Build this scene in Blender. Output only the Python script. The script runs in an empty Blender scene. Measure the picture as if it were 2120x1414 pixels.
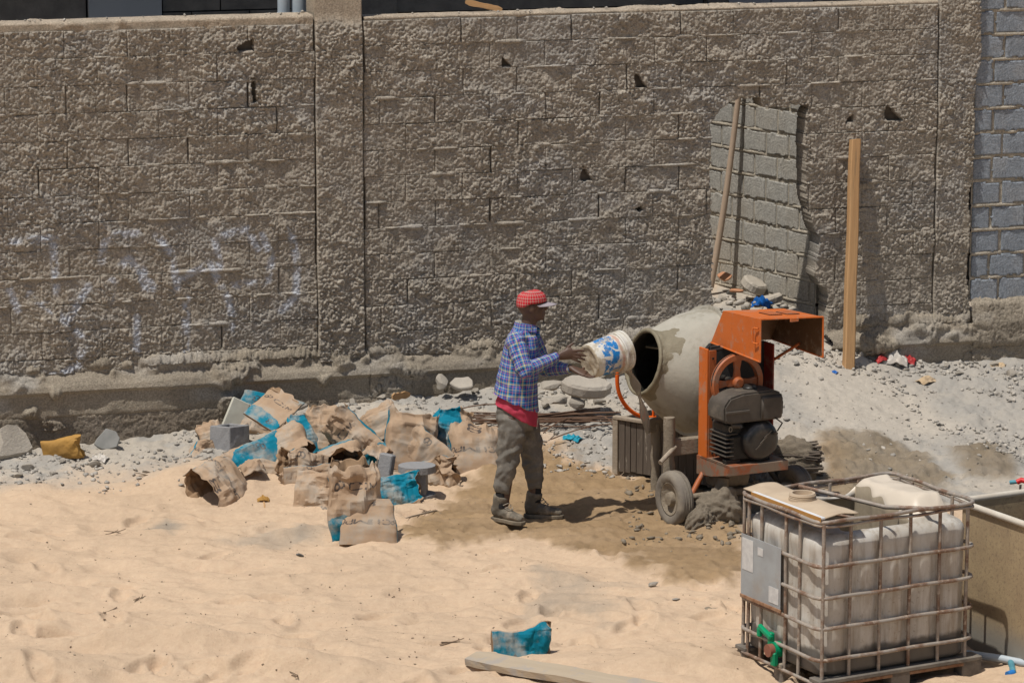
import bpy, bmesh, math, random
import numpy as np
from mathutils import Vector, Matrix

random.seed(7); np.random.seed(7)
SC = bpy.context.scene
R = math.radians
# ------------------------------------------------------------------ camera, sky, sun, exposure
CAM = np.array([0.0, -25.4, 6.2]); PITCH = R(10.88); FPX = 7400.0
cam_d = bpy.data.cameras.new('camera'); cam = bpy.data.objects.new('camera', cam_d)
SC.collection.objects.link(cam); SC.camera = cam
cam.location = CAM; cam.rotation_euler = (R(90) - PITCH, 0, 0)
cam_d.sensor_width = 36; cam_d.lens = 36 * FPX / 2120; cam_d.clip_end = 2000; cam_d.clip_start = 0.5
SUN_EL, SUN_AZ = R(67), R(227)          # azimuth measured clockwise from +Y
world = bpy.data.worlds.new('World'); SC.world = world; world.use_nodes = True
wn = world.node_tree; wn.nodes.clear()
w_out = wn.nodes.new('ShaderNodeOutputWorld'); w_bg = wn.nodes.new('ShaderNodeBackground'); w_sky = wn.nodes.new('ShaderNodeTexSky')
w_sky.sky_type = 'NISHITA'; w_sky.sun_disc = False; w_sky.sun_elevation = SUN_EL; w_sky.sun_rotation = SUN_AZ
w_sky.air_density = 1.2; w_sky.dust_density = 2.0
w_bg.inputs[1].default_value = 0.07
wn.links.new(w_sky.outputs[0], w_bg.inputs[0]); wn.links.new(w_bg.outputs[0], w_out.inputs[0])
sun_d = bpy.data.lights.new('sun', 'SUN'); sun = bpy.data.objects.new('sun', sun_d); SC.collection.objects.link(sun)
sun_d.energy = 4.2; sun_d.angle = R(0.53); sun_d.color = (1.0, 0.95, 0.87)
SUN_TO = Vector((math.sin(SUN_AZ) * math.cos(SUN_EL), math.cos(SUN_AZ) * math.cos(SUN_EL), math.sin(SUN_EL)))
sun.rotation_euler = SUN_TO.to_track_quat('Z', 'Y').to_euler()
SC.view_settings.view_transform = 'Standard'; SC.view_settings.look = 'None'
SC.view_settings.exposure = -0.12; SC.view_settings.gamma = 1.0; SC.view_settings.use_curve_mapping = False
SC.render.engine = 'CYCLES'
SC.cycles.max_bounces = 5; SC.cycles.diffuse_bounces = 3

# ------------------------------------------------------------------ helpers
COL = SC.collection
def P(x, y, z=0.0):
    """survey: photo pixel -> the point at height z it shows"""
    a = (x - 1060) / FPX; b = (y - 707) / FPX
    d = np.array([a, math.cos(PITCH) - b * math.sin(PITCH), -math.sin(PITCH) - b * math.cos(PITCH)])
    t = (z - CAM[2]) / d[2]
    return CAM + t * d
def PG(x, y):
    """survey: photo pixel -> the point of the ground it shows"""
    z = 0.0
    for _ in range(12):
        q = P(x, y, z); z = 0.5 * z + 0.5 * float(gz(np.array([q[0]]), np.array([q[1]]))[0])
    return np.array([q[0], q[1], z])

def hsh(ix, iy, s):
    h = (ix.astype(np.int64) * 374761393 + iy.astype(np.int64) * 668265263 + int(s) * 2147483647) & 0xffffffff
    h = ((h ^ (h >> 13)) * 1274126177) & 0xffffffff
    h = ((h ^ (h >> 16)) * 2246822519) & 0xffffffff
    return ((h ^ (h >> 15)) & 0xffffff) / float(0xffffff)
def vn(x, y, s=0):
    x = np.asarray(x, float); y = np.asarray(y, float)
    ix = np.floor(x); iy = np.floor(y); fx = x - ix; fy = y - iy
    fx = fx * fx * fx * (fx * (fx * 6 - 15) + 10); fy = fy * fy * fy * (fy * (fy * 6 - 15) + 10)
    a = hsh(ix, iy, s); b = hsh(ix + 1, iy, s); c = hsh(ix, iy + 1, s); d = hsh(ix + 1, iy + 1, s)
    return (a * (1 - fx) + b * fx) * (1 - fy) + (c * (1 - fx) + d * fx) * fy
def fbm(x, y, s=0, o=4, g=0.5):
    t = 0; a = 1; n = 0
    for k in range(o):
        t = t + a * vn(x * 2 ** k + 17.3 * k, y * 2 ** k - 9.1 * k, s + k); n += a; a *= g
    return t / n
def worley(x, y, s=0):
    x = np.asarray(x, float); y = np.asarray(y, float)
    ix = np.floor(x); iy = np.floor(y); best = np.full(x.shape, 9.0)
    for dx in (-1, 0, 1):
        for dy in (-1, 0, 1):
            cx = ix + dx; cy = iy + dy
            px = cx + hsh(cx, cy, s); py = cy + hsh(cx, cy, s + 91)
            best = np.minimum(best, (px - x) ** 2 + (py - y) ** 2)
    return np.sqrt(best)
def sst(a, b, x):
    t = np.clip((x - a) / (b - a), 0, 1); return t * t * (3 - 2 * t)
def inpoly(px, py, poly):
    r = np.zeros(np.shape(px), bool); n = len(poly)
    for i in range(n):
        x0, y0 = poly[i]; x1, y1 = poly[(i + 1) % n]
        if y0 == y1: continue
        c = ((y0 > py) != (y1 > py)) & (px < (x1 - x0) * (py - y0) / (y1 - y0) + x0)
        r ^= c
    return r

def mesh_np(name, v, f, smooth=False, cols=None, uv=None):
    """v Nx3, f list/array of polys (quads or tris array, or list of tuples)"""
    me = bpy.data.meshes.new(name)
    v = np.asarray(v, np.float32)
    if isinstance(f, np.ndarray):
        k = f.shape[1]; me.vertices.add(len(v)); me.vertices.foreach_set('co', v.ravel())
        me.loops.add(f.size); me.loops.foreach_set('vertex_index', f.ravel().astype(np.int32))
        me.polygons.add(len(f)); me.polygons.foreach_set('loop_start', np.arange(0, f.size, k, dtype=np.int32))
        me.update(calc_edges=True)
    else:
        me.from_pydata([tuple(map(float, p)) for p in v], [], f)
    if smooth is not None and smooth:
        me.polygons.foreach_set('use_smooth', np.ones(len(me.polygons), bool))
    if cols is not None:
        c = np.ones((len(v), 4), np.float32); c[:, :3] = cols
        a = me.attributes.new('Col', 'FLOAT_COLOR', 'POINT'); a.data.foreach_set('color', c.ravel())
    if uv is not None:
        l = me.uv_layers.new(name='UVMap'); idx = np.empty(len(me.loops), np.int32); me.loops.foreach_get('vertex_index', idx)
        l.data.foreach_set('uv', np.asarray(uv, np.float32)[idx].ravel())
    return me
def put(name, me, mat=None, parent=None, loc=(0, 0, 0), rot=(0, 0, 0)):
    o = bpy.data.objects.new(name, me)
    if mat is not None and not me.materials: me.materials.append(mat)
    COL.objects.link(o); o.location = loc; o.rotation_euler = rot
    if parent is not None: o.parent = parent
    return o
def tag(o, label=None, cat=None, group=None, kind=None):
    if label: o['label'] = label
    if cat: o['category'] = cat
    if group: o['group'] = group
    if kind: o['kind'] = kind
    return o
def empty(name, loc=(0, 0, 0), rz=0.0):
    o = bpy.data.objects.new(name, None); COL.objects.link(o); o.location = loc; o.rotation_euler = (0, 0, rz); o.empty_display_size = 0.1
    return o

class MB:
    """collects shapes as ONE mesh"""
    def __init__(s): s.v = []; s.f = []
    def add(s, v, f):
        o = len(s.v); s.v += [tuple(map(float, p)) for p in v]; s.f += [tuple(i + o for i in q) for q in f]; return s
    def box(s, c, size, M=None, bev=0.0):
        hx, hy, hz = [k / 2 for k in size]
        if bev <= 0:
            v = [(x, y, z) for x in (-hx, hx) for y in (-hy, hy) for z in (-hz, hz)]
            f = [(0, 1, 3, 2), (4, 6, 7, 5), (0, 4, 5, 1), (2, 3, 7, 6), (0, 2, 6, 4), (1, 5, 7, 3)]
        else:
            bm = bmesh.new(); bmesh.ops.create_cube(bm, size=1)
            for w in bm.verts: w.co = Vector((w.co.x * size[0], w.co.y * size[1], w.co.z * size[2]))
            bmesh.ops.bevel(bm, geom=bm.edges[:], offset=bev, segments=1, affect='EDGES')
            bm.verts.index_update()
            v = [tuple(w.co) for w in bm.verts]; f = [tuple(w.index for w in q.verts) for q in bm.faces]; bm.free()
        if M is not None: v = [tuple(M @ Vector(p)) for p in v]
        return s.add([(p[0] + c[0], p[1] + c[1], p[2] + c[2]) for p in v], f)
    def tube(s, pts, r, n=8, cap=True, closed=False):
        pts = [Vector(p) for p in pts]; m = len(pts)
        rr = r if hasattr(r, '__len__') else [r] * m
        v = []; up = None
        for i, p in enumerate(pts):
            if closed: t = (pts[(i + 1) % m] - pts[i - 1]).normalized()
            else: t = (pts[min(i + 1, m - 1)] - pts[max(i - 1, 0)]).normalized()
            if up is None:
                up = Vector((0, 0, 1)) if abs(t.z) < 0.9 else Vector((1, 0, 0))
            a = t.cross(up).normalized(); b = a.cross(t).normalized(); up = b
            for k in range(n):
                w = 2 * math.pi * k / n
                v.append(p + a * (math.cos(w) * rr[i]) + b * (math.sin(w) * rr[i]))
        f = []
        for i in range(m if closed else m - 1):
            j = (i + 1) % m
            for k in range(n):
                l = (k + 1) % n
                f.append((i * n + k, i * n + l, j * n + l, j * n + k))
        if cap and not closed:
            f.append(tuple(range(n - 1, -1, -1))); f.append(tuple((m - 1) * n + k for k in range(n)))
        return s.add(v, f)
    def lathe(s, prof, n=32, M=None, cap0=False, cap1=False):
        """prof = [(t, r)] along local Z"""
        v = []; f = []
        for t, r in prof:
            for k in range(n):
                w = 2 * math.pi * k / n; v.append(Vector((math.cos(w) * r, math.sin(w) * r, t)))
        for i in range(len(prof) - 1):
            for k in range(n):
                l = (k + 1) % n; f.append((i * n + k, i * n + l, (i + 1) * n + l, (i + 1) * n + k))
        if cap0: f.append(tuple(range(n - 1, -1, -1)))
        if cap1: f.append(tuple((len(prof) - 1) * n + k for k in range(n)))
        if M is not None: v = [M @ p for p in v]
        return s.add(v, f)
    def prism(s, poly, d, M=None):
        """poly in local XY extruded to +-d/2 in Z"""
        n = len(poly)
        v = [Vector((x, y, -d / 2)) for x, y in poly] + [Vector((x, y, d / 2)) for x, y in poly]
        f = [tuple(range(n - 1, -1, -1)), tuple(range(n, 2 * n))] + [(i, (i + 1) % n, n + (i + 1) % n, n + i) for i in range(n)]
        if M is not None: v = [M @ p for p in v]
        return s.add(v, f)
    def plate(s, pts, d):
        """flat polygon of 3D points given a thickness d"""
        pts = [Vector(p) for p in pts]; nn = (pts[1] - pts[0]).cross(pts[-1] - pts[0]).normalized() * (d / 2); n = len(pts)
        v = [p - nn for p in pts] + [p + nn for p in pts]
        f = [tuple(range(n - 1, -1, -1)), tuple(range(n, 2 * n))] + [(i, (i + 1) % n, n + (i + 1) % n, n + i) for i in range(n)]
        return s.add(v, f)
    def mesh(s, name, smooth=False, recalc=True):
        me = bpy.data.meshes.new(name); me.from_pydata(s.v, [], s.f)
        if recalc:
            bm = bmesh.new(); bm.from_mesh(me); bmesh.ops.recalc_face_normals(bm, faces=bm.faces[:]); bm.to_mesh(me); bm.free()
        if smooth: smooth_by_angle(me, smooth if smooth is not True else 40)
        return me
    def build(s, name, mat, parent=None, smooth=False, loc=(0, 0, 0), rot=(0, 0, 0), recalc=True):
        return put(name, s.mesh(name, smooth, recalc), mat, parent, loc, rot)
def smooth_by_angle(me, deg):
    me.polygons.foreach_set('use_smooth', np.ones(len(me.polygons), bool))
    bm = bmesh.new(); bm.from_mesh(me); c = R(deg)
    for e in bm.edges:
        if len(e.link_faces) == 2 and e.calc_face_angle(0) > c: e.smooth = False
    bm.to_mesh(me); bm.free()
def axis_M(o, z, x=None):
    """matrix whose local Z looks along z, at o"""
    z = Vector(z).normalized(); x = Vector(x) if x is not None else (Vector((0, 0, 1)) if abs(z.z) < 0.9 else Vector((1, 0, 0)))
    y = z.cross(x).normalized(); x = y.cross(z)
    M = Matrix((x, y, z)).transposed().to_4x4(); M.translation = Vector(o); return M

# ------------------------------------------------------------------ materials
class NT:
    def __init__(s, name):
        s.m = bpy.data.materials.new(name); s.m.use_nodes = True; s.t = s.m.node_tree
        s.b = s.t.nodes['Principled BSDF']; s.out = s.t.nodes['Material Output']
        s.co = s.t.nodes.new('ShaderNodeTexCoord').outputs['Object']
    def n(s, k, **kw):
        q = s.t.nodes.new(k)
        for a, b in kw.items(): setattr(q, a, b)
        return q
    def l(s, a, b): s.t.links.new(a, b)
    def val(s, sock, v):
        if hasattr(v, 'is_output'): s.l(v, sock)
        else: sock.default_value = v
    def noise(s, scale, det=4, rough=0.55, vec=None, dist=0.0):
        q = s.n('ShaderNodeTexNoise'); q.inputs['Scale'].default_value = scale; q.inputs['Detail'].default_value = det
        q.inputs['Roughness'].default_value = rough; q.inputs['Distortion'].default_value = dist
        s.l(vec or s.co, q.inputs['Vector']); return q.outputs['Fac']
    def stretch(s, sx, sy, sz):
        q = s.n('ShaderNodeMapping'); q.inputs['Scale'].default_value = (sx, sy, sz); s.l(s.co, q.inputs['Vector']); return q.outputs['Vector']
    def vor(s, scale, vec=None):
        q = s.n('ShaderNodeTexVoronoi'); q.inputs['Scale'].default_value = scale; s.l(vec or s.co, q.inputs['Vector']); return q.outputs['Distance']
    def ramp(s, f, a, b):
        q = s.n('ShaderNodeMapRange'); q.interpolation_type = 'SMOOTHSTEP'; q.inputs[1].default_value = a; q.inputs[2].default_value = b
        s.l(f, q.inputs[0]); return q.outputs[0]
    def math(s, op, a, b=0.0):
        q = s.n('ShaderNodeMath', operation=op); s.val(q.inputs[0], a); s.val(q.inputs[1], b); return q.outputs[0]
    def mix(s, f, a, b, mode='MIX'):
        q = s.n('ShaderNodeMix', data_type='RGBA', blend_type=mode); s.val(q.inputs[0], f)
        for i, c in ((6, a), (7, b)):
            if hasattr(c, 'is_output'): s.l(c, q.inputs[i])
            else: q.inputs[i].default_value = (*c[:3], 1)
        return q.outputs[2]
    def attr(s, nm='Col'):
        q = s.n('ShaderNodeAttribute'); q.attribute_name = nm; return q.outputs['Color']
    def bump(s, h, strength=0.5, dist=0.01):
        q = s.n('ShaderNodeBump'); q.inputs['Strength'].default_value = strength; q.inputs['Distance'].default_value = dist
        s.l(h, q.inputs['Height']); s.l(q.outputs[0], s.b.inputs['Normal']); return q
    def fin(s, col, rough=0.9, metal=0.0, spec=None):
        s.val(s.b.inputs['Base Color'], col if hasattr(col, 'is_output') else (*col, 1))
        s.val(s.b.inputs['Roughness'], rough); s.val(s.b.inputs['Metallic'], metal)
        if spec is not None: s.b.inputs['Specular IOR Level'].default_value = spec
        return s.m
def simple(name, c1, c2, scale=8, rough=0.85, metal=0.0, bump=0.3, bscale=60, bd=0.004, dust=None, dusts=(0.45, 0.7), spec=0.3):
    """two-tone mottled material with fine relief and an optional dust layer"""
    k = NT(name); c = k.mix(k.ramp(k.noise(scale, 6, 0.6), 0.3, 0.7), c1, c2)
    if dust:
        c = k.mix(k.ramp(k.noise(scale * 0.6, 8, 0.65), *dusts), c, dust)
    k.bump(k.noise(bscale, 6, 0.65), bump, bd)
    return k.fin(c, rough, metal, spec)
# ------------------------------------------------------------------ ground
TH = R(16); CT, ST = math.cos(TH), math.sin(TH); WO = np.array([0, 2.9, 0.0])
def wall_y(X): return 2.9 + np.tan(TH) * X
AX = np.array([-6, -4.2, -3.2, -2.2, -1.2, -0.3, 0.7, 1.4, 1.9, 2.5, 3.2, 4.2, 6.0])
AZ = np.array([0.04, 0.10, 0.14, 0.26, 0.36, 0.42, 0.46, 0.52, 0.66, 0.62, 0.42, 0.40, 0.36])
BUMPS = []      # (x, y, sx, sy, height, angle)
def gz(X, Y, detail=False):
    d = (wall_y(X) - Y) * CT
    A = np.interp(X, AX, AZ)
    w = np.interp(X, [-5, -1, 1.2, 2.2, 3.5, 5], [1.9, 2.1, 2.2, 2.9, 2.6, 2.4])
    t = np.clip(1 - d / w, 0, 1.0)
    z = A * (t ** 1.35)
    z = np.where(d < 0, np.where(d < -0.25, np.maximum(z, 0.62 + 0.12 * np.clip(-d, 0, 2)), z), z)
    for (x, y, sx, sy, h, a) in BUMPS:
        c, s = math.cos(a), math.sin(a); ux = ((X - x) * c + (Y - y) * s) / sx; uy = (-(X - x) * s + (Y - y) * c) / sy
        z = z + h * np.exp(-(ux * ux + uy * uy))
    return z
for px, py, sx, sy, h, a in [(330, 1350, 0.75, 0.13, 0.19, 0.1), (60, 1400, 0.6, 0.25, 0.16, 0.0), (620, 1400, 0.8, 0.16, 0.15, -0.1), (1330, 1385, 0.5, 0.35, 0.11, -0.2),
                             (110, 1258, 0.5, 0.10, -0.12, 0.0), (60, 1225, 0.35, 0.12, 0.07, 0.1), (230, 1300, 0.4, 0.10, -0.08, 0.15), (700, 1200, .6, .12, .05, 0), (900, 1250, .5, .1, -.05, .2), (560, 1330, 0.5, 0.2, -0.05, 0.2), (1480, 1380, 0.35, 0.25, 0.09, 0.2),
                             (420, 1010, 0.5, 0.35, 0.05, 0.2), (70, 1240, .16, .06, -.10, .1), (110, 1302, .13, .06, -.09, .2), (245, 1308, .22, .05, -.10, .1), (380, 1297, .10, .04, -.06, 0), (45, 1150, .12, .06, -.05, 0), (860, 1285, .08, .05, -.05, .3), (700, 1180, .12, .05, -.04, 0), (520, 1175, .14, .05, -.05, .2), (1180, 1330, .14, .06, -.05, .2), (2045, 975, 0.27, 0.3, 0.09, 0.0), (1500, 1090, 0.35, 0.3, 0.06, 0.0), (1715, 800, 0.40, 0.85, 0.17, 0.25), (1180, 1065, 0.3, 0.3, -0.03, 0)]:
    q = P(px, py, 0); BUMPS.append((q[0], q[1], sx, sy, h, a))
gx = np.concatenate([[-400, -120, -40, -15, -8, -6], np.arange(-5.0, 5.001, 0.017), [6, 8, 15, 40, 120, 400]])
gy = np.concatenate([[-400, -120, -50, -30, -15, -10, -8], np.arange(-6.6, 4.6, 0.019), [5, 5.5, 6, 8, 15, 40, 120, 400]])
GX, GY = np.meshgrid(gx, gy); gxf, gyf = GX.ravel(), GY.ravel()
dW = (wall_y(gxf) - gyf) * CT
near = (np.abs(gxf) < 5.2) & (gyf > -6.8) & (gyf < 4.7)
GZ = gz(gxf, gyf)
# masks: rubble dust, wet mud, smooth grey mortar dust, laid out on the plan
def pxpoly(pts): return [tuple(P(x, y, 0)[:2]) for x, y in pts]
def soft(poly, wob, s, edge=0.09):
    """0..1 field inside poly with a wandering, ragged edge"""
    xs = np.array([p[0] for p in poly]); ys = np.array([p[1] for p in poly])
    wx = gxf + wob * (fbm(gxf * 2.2, gyf * 2.2, s, 5, 0.6) - 0.5); wy = gyf + wob * 1.6 * (fbm(gxf * 2.2, gyf * 1.4, s + 50, 5, 0.6) - 0.5)
    best = np.full(gxf.shape, 9.0); n = len(poly)
    for i in range(n):
        ax, ay = poly[i]; bx, by = poly[(i + 1) % n]; ex, ey = bx - ax, by - ay
        t = np.clip(((wx - ax) * ex + (wy - ay) * ey) / (ex * ex + ey * ey + 1e-9), 0, 1)
        best = np.minimum(best, np.hypot(wx - ax - t * ex, wy - ay - t * ey))
    sd = np.where(inpoly(wx, wy, poly), best, -best) + .16 * min(1, wob * 2) * (fbm(gxf * 9, gyf * 7, s + 80, 4, .65) - .5)
    return sst(-edge, edge, sd)
m_grey = np.maximum(sst(1.15, 0.55, dW + 0.5 * (fbm(gxf * 1.6, gyf * 1.6, 5) - 0.5)) * (gxf < 0.4),
                    soft([(0.15, 5.0), (0.35, 1.3), tuple(P(1250, 975)[:2]), tuple(P(1400, 1000)[:2]), tuple(P(1520, 1120)[:2]), tuple(P(1640, 1060)[:2]), tuple(P(2200, 1040)[:2]), (5.2, 0.2), (5.2, 5)], 0.5, 21))
m_left = soft(pxpoly([(-60, 1020), (200, 985), (330, 930), (430, 880), (430, 780), (-60, 780)]), 0.5, 33)
m_grey = np.maximum(m_grey, m_left)
m_mud = np.maximum.reduce([soft(pxpoly([(830, 1092), (960, 1030), (1010, 985), (1130, 955), (1290, 985), (1400, 1010), (1540, 1040), (1540, 1170), (1450, 1205), (1330, 1175), (1180, 1130), (1050, 1115), (900, 1130)]), 0.55, 61),
                           soft(pxpoly([(1680, 950), (1850, 945), (1960, 985), (1930, 1040), (1700, 1040)]), 0.4, 64),
                           soft(pxpoly([(1970, 955), (2060, 945), (2110, 970), (2100, 1000), (2000, 995)]), 0.2, 66, 0.08)])
m_dark = np.maximum.reduce([soft(pxpoly([(300, 1100), (345, 1082), (385, 1085), (350, 1106)]), 0.12, 71, 0.06), 0.7 * soft(pxpoly([(470, 1120), (560, 1105), (680, 1095), (640, 1125), (540, 1140)]), 0.35, 72, 0.12),
                            0.55 * soft(pxpoly([(1060, 1190), (1180, 1180), (1290, 1225), (1270, 1300), (1100, 1260)]), 0.9, 73, 0.15)])
lump = 1 - worley(gxf * 9, gyf * 9, 3)
rocky = fbm(gxf * 6, gyf * 6, 9, 5, 0.6) - 0.5
sandrel = (fbm(gxf * 1.3, gyf * 2.4, 11, 4) - 0.5) * 0.10 + (fbm(gxf * 5, gyf * 9, 12, 4, 0.55) - 0.5) * 0.050 - 0.02 * sst(0.45, 0.15, worley(gxf * 2.6, gyf * 3.2, 14)) \
    + 0.012 * (1 - np.abs(2 * vn(gxf * 3.0 + 0.6 * vn(gxf * 2, gyf * 2, 4), gyf * 8.0, 15) - 1)) + 0.006 * (1 - worley(gxf * 22, gyf * 22, 16))
# trodden prints: ovals pressed in with a pushed-up rim
for k in range(150):
    fx_, fy_ = random.uniform(-4.4, 3.2), random.uniform(-5.4, 0.2); an = random.uniform(0, 3.14); c, s = math.cos(an), math.sin(an)
    dx, dy = gxf - fx_, gyf - fy_; near_ = (np.abs(dx) < 0.4) & (np.abs(dy) < 0.4)
    u = (dx[near_] * c + dy[near_] * s) / 0.15; v = (-dx[near_] * s + dy[near_] * c) / 0.07; r2 = np.sqrt(u * u + v * v)
    sandrel[near_] += -0.03 * sst(1.06, 0.75, r2) + 0.013 * np.exp(-((r2 - 1.3) / 0.28) ** 2)
smooth_zone = soft([tuple(P(1610, 900)[:2]), tuple(P(1660, 700, .5)[:2]), tuple(P(1720, 690, .5)[:2]), tuple(P(1800, 800, .2)[:2]), tuple(P(2000, 930)[:2]), tuple(P(1700, 960)[:2])], 0.3, 81, 0.2)
rub = m_grey * (1 - 0.85 * smooth_zone)
GZ = GZ + near * ((1 - m_grey) * (1 - 0.5 * m_mud) * sandrel + rub * (rocky * 0.085 + lump * 0.02 + 0.02 * (fbm(gxf * 25, gyf * 25, 19, 3, .6) - .5)) + m_mud * (0.05 * rocky + 0.02 * (1 - worley(gxf * 14, gyf * 10, 8)) + .012 * fbm(gxf * 22, gyf * 30, 18, 3))
                  + smooth_zone * m_grey * 0.05 * (fbm(gxf * 7, gyf * 9, 41, 6, 0.66) - 0.5))
sand = np.stack([np.full_like(gxf, a) for a in (0.58, 0.43, 0.298)], 1)
grey = np.stack([np.full_like(gxf, a) for a in (0.44, 0.395, 0.335)], 1)
mud = np.stack([np.full_like(gxf, a) for a in (0.30, 0.205, 0.115)], 1); olive = sst(2.2, 2.7, gxf)[:, None]; mud = mud * (1 - olive) + np.array([.225, .178, .122]) * olive; stre = fbm(gxf * 2.0 + gyf, gyf * 9, 92, 5, .65)[:, None]; mud = mud * (.72 + .56 * stre)
dark = np.stack([np.full_like(gxf, a) for a in (0.31, 0.27, 0.22)], 1)
tone = (0.9 + 0.2 * fbm(gxf * 1.1, gyf * 1.6, 31, 5, 0.6))[:, None]
gcol = sand * tone
gcol = gcol * (1 - m_grey[:, None]) + grey * tone * m_grey[:, None]
gcol = gcol * (1 + .10 * (smooth_zone * m_grey)[:, None])
blu = (rub * np.maximum(sst(.45, .60, fbm(gxf * 2.2, gyf * 2.8, 91, 5, .6)), sst(2.4, 2.9, gxf) * sst(2.6, 1.6, dW) * (.35 + .9 * fbm(gxf * 5, gyf * 6, 93, 5, .65))))[:, None].clip(0, 1) * .75; gcol = gcol * (1 - blu) + np.array([.335, .32, .295]) * blu
mm = (m_mud * ((0.72 - .12 * sst(2.2, 2.7, gxf)) + 0.5 * fbm(gxf * 3, gyf * 4, 77, 5, 0.6)))[:, None].clip(0, 1); gcol = gcol * (1 - mm) + mud * mm
mm = (m_dark * (0.5 + 0.7 * fbm(gxf * 8, gyf * 8, 78, 4))).clip(0, 1)[:, None]; gcol = gcol * (1 - mm) + dark * mm
ny_, nx_ = GX.shape
ii = np.arange(nx_ * ny_).reshape(ny_, nx_)
gf = np.stack([ii[:-1, :-1], ii[:-1, 1:], ii[1:, 1:], ii[1:, :-1]], -1).reshape(-1, 4)
k = NT('sand_and_dust')
wet = k.n('ShaderNodeAttribute'); wet.attribute_name = 'Wet'
c = k.attr()
spk = k.ramp(k.noise(60, 6, 0.72), 0.62, 0.74)
c = k.mix(k.math('MULTIPLY', spk, 0.5), c, (0.16, 0.12, 0.085))
c = k.mix(0.35, c, k.mix(k.noise(28, 7, 0.68), (0.2, 0.2, 0.2), (0.8, 0.8, 0.8)), 'OVERLAY')
k.bump(k.noise(60, 8, 0.75), 0.7, 0.016)
m_ground = k.fin(c, 0.95, 0, 0.15)
ground = put('ground', mesh_np('ground', np.stack([gxf, gyf, GZ], 1), gf, True, gcol), m_ground); ground['kind'] = 'structure'
def gzi(x, y):
    """height of the finished ground surface at a point"""
    i = np.searchsorted(gx, x) - 1; j = np.searchsorted(gy, y) - 1
    i = int(np.clip(i, 0, nx_ - 2)); j = int(np.clip(j, 0, ny_ - 2)); Z = GZ.reshape(ny_, nx_)
    fx = (x - gx[i]) / (gx[i + 1] - gx[i]); fy = (y - gy[j]) / (gy[j + 1] - gy[j])
    return float((Z[j, i] * (1 - fx) + Z[j, i + 1] * fx) * (1 - fy) + (Z[j + 1, i] * (1 - fx) + Z[j + 1, i + 1] * fx) * fy)

# ------------------------------------------------------------------ roughcast block wall
def rough_h(l, z):
    """thickness of the thrown cement at a point of the wall, metres"""
    wx = l + 0.02 * (vn(l * 22, z * 22, 101) - 0.5); wz = z + 0.02 * (vn(l * 22, z * 22, 102) - 0.5)
    cov = fbm(l * 1.4, z * 1.9, 103, 4, 0.55)                     # how thick it was thrown
    a = np.clip(1.0 - worley(wx * 21, wz * 24, 104) * 1.25, 0, 1) ** 0.8
    b = np.clip(1.0 - worley(wx * 36 + 5, wz * 40, 105) * 1.2, 0, 1)
    e = np.clip(1.0 - worley(wx * 11, wz * 13, 106) * 1.15, 0, 1)
    f = fbm(l * 30, z * 30, 107, 3, 0.6)
    drag = fbm((l + z * 0.6) * 9, (z - l * 0.4) * 4, 108, 3)
    g = np.clip(1.0 - worley(wx * 58, wz * 60, 110) * 1.2, 0, 1)
    a2 = np.clip(1.0 - worley(wx * 44 + 3, wz * 50, 112) * 1.25, 0, 1) ** 0.7
    h = 0.007 * a * (vn(l * 9, z * 9, 109) * 1.1 + 0.25) + 0.014 * a2 * (vn(l * 15, z * 15, 111) * 1.1 + 0.25) + 0.010 * b + 0.011 * g + 0.012 * e * sst(0.5, 0.72, drag) + 0.010 * f
    return h * (0.75 + 0.6 * sst(0.3, 0.65, cov)) + 0.012 * (drag - 0.5)
GRAF = [[(0.0, 0.49), (0.10, 0.485)], [(0.095, 0.50), (0.10, 0.60)], [(0.045, 0.6), (0.12, 0.66), (0.165, 0.59)], [(0.12, 0.66), (0.155, 0.70), (0.14, 0.755), (0.075, 0.775)],
        [(0.195, 0.54), (0.2, 0.50), (0.225, 0.485), (0.27, 0.485)], [(0.235, 0.55), (0.25, 0.535), (0.27, 0.56), (0.285, 0.60)], [(0.30, 0.60), (0.28, 0.56)],
        [(0.31, 0.49), (0.34, 0.53), (0.35, 0.60)], [(0.35, 0.585), (0.42, 0.555), (0.44, 0.595), (0.46, 0.64), (0.47, 0.70)], [(0.37, 0.625), (0.365, 0.73)],
        [(0.44, 0.56), (0.43, 0.5), (0.50, 0.485), (0.52, 0.53)], [(0.53, 0.50), (0.55, 0.55), (0.54, 0.60), (0.47, 0.60)], [(0.59, 0.49), (0.605, 0.56), (0.60, 0.63), (0.57, 0.66)],
        [(0.265, 0.66), (0.262, 0.73)], [(0.0, 0.58), (0.02, 0.63)], [(0.215, 0.58), (0.21, 0.62)]]
def graf(l, z):
    """sprayed strokes of chalky paint on the left part of the wall"""
    L0, L1 = -4.1, 4.0; m = np.zeros(np.shape(l))
    for st in GRAF:
        q = [(-4.056 + x * 1000 / 264.0, 3.44 - (y * 1000 - 50) / 262.0) for x, y in st]
        for (x0, y0), (x1, y1) in zip(q[:-1], q[1:]):
            ex, ey = x1 - x0, y1 - y0; t = np.clip(((l - x0) * ex + (z - y0) * ey) / (ex * ex + ey * ey), 0, 1)
            d = np.hypot(l - x0 - t * ex, z - y0 - t * ey); m = np.maximum(m, sst(0.045, 0.012, d))
    return m
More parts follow.
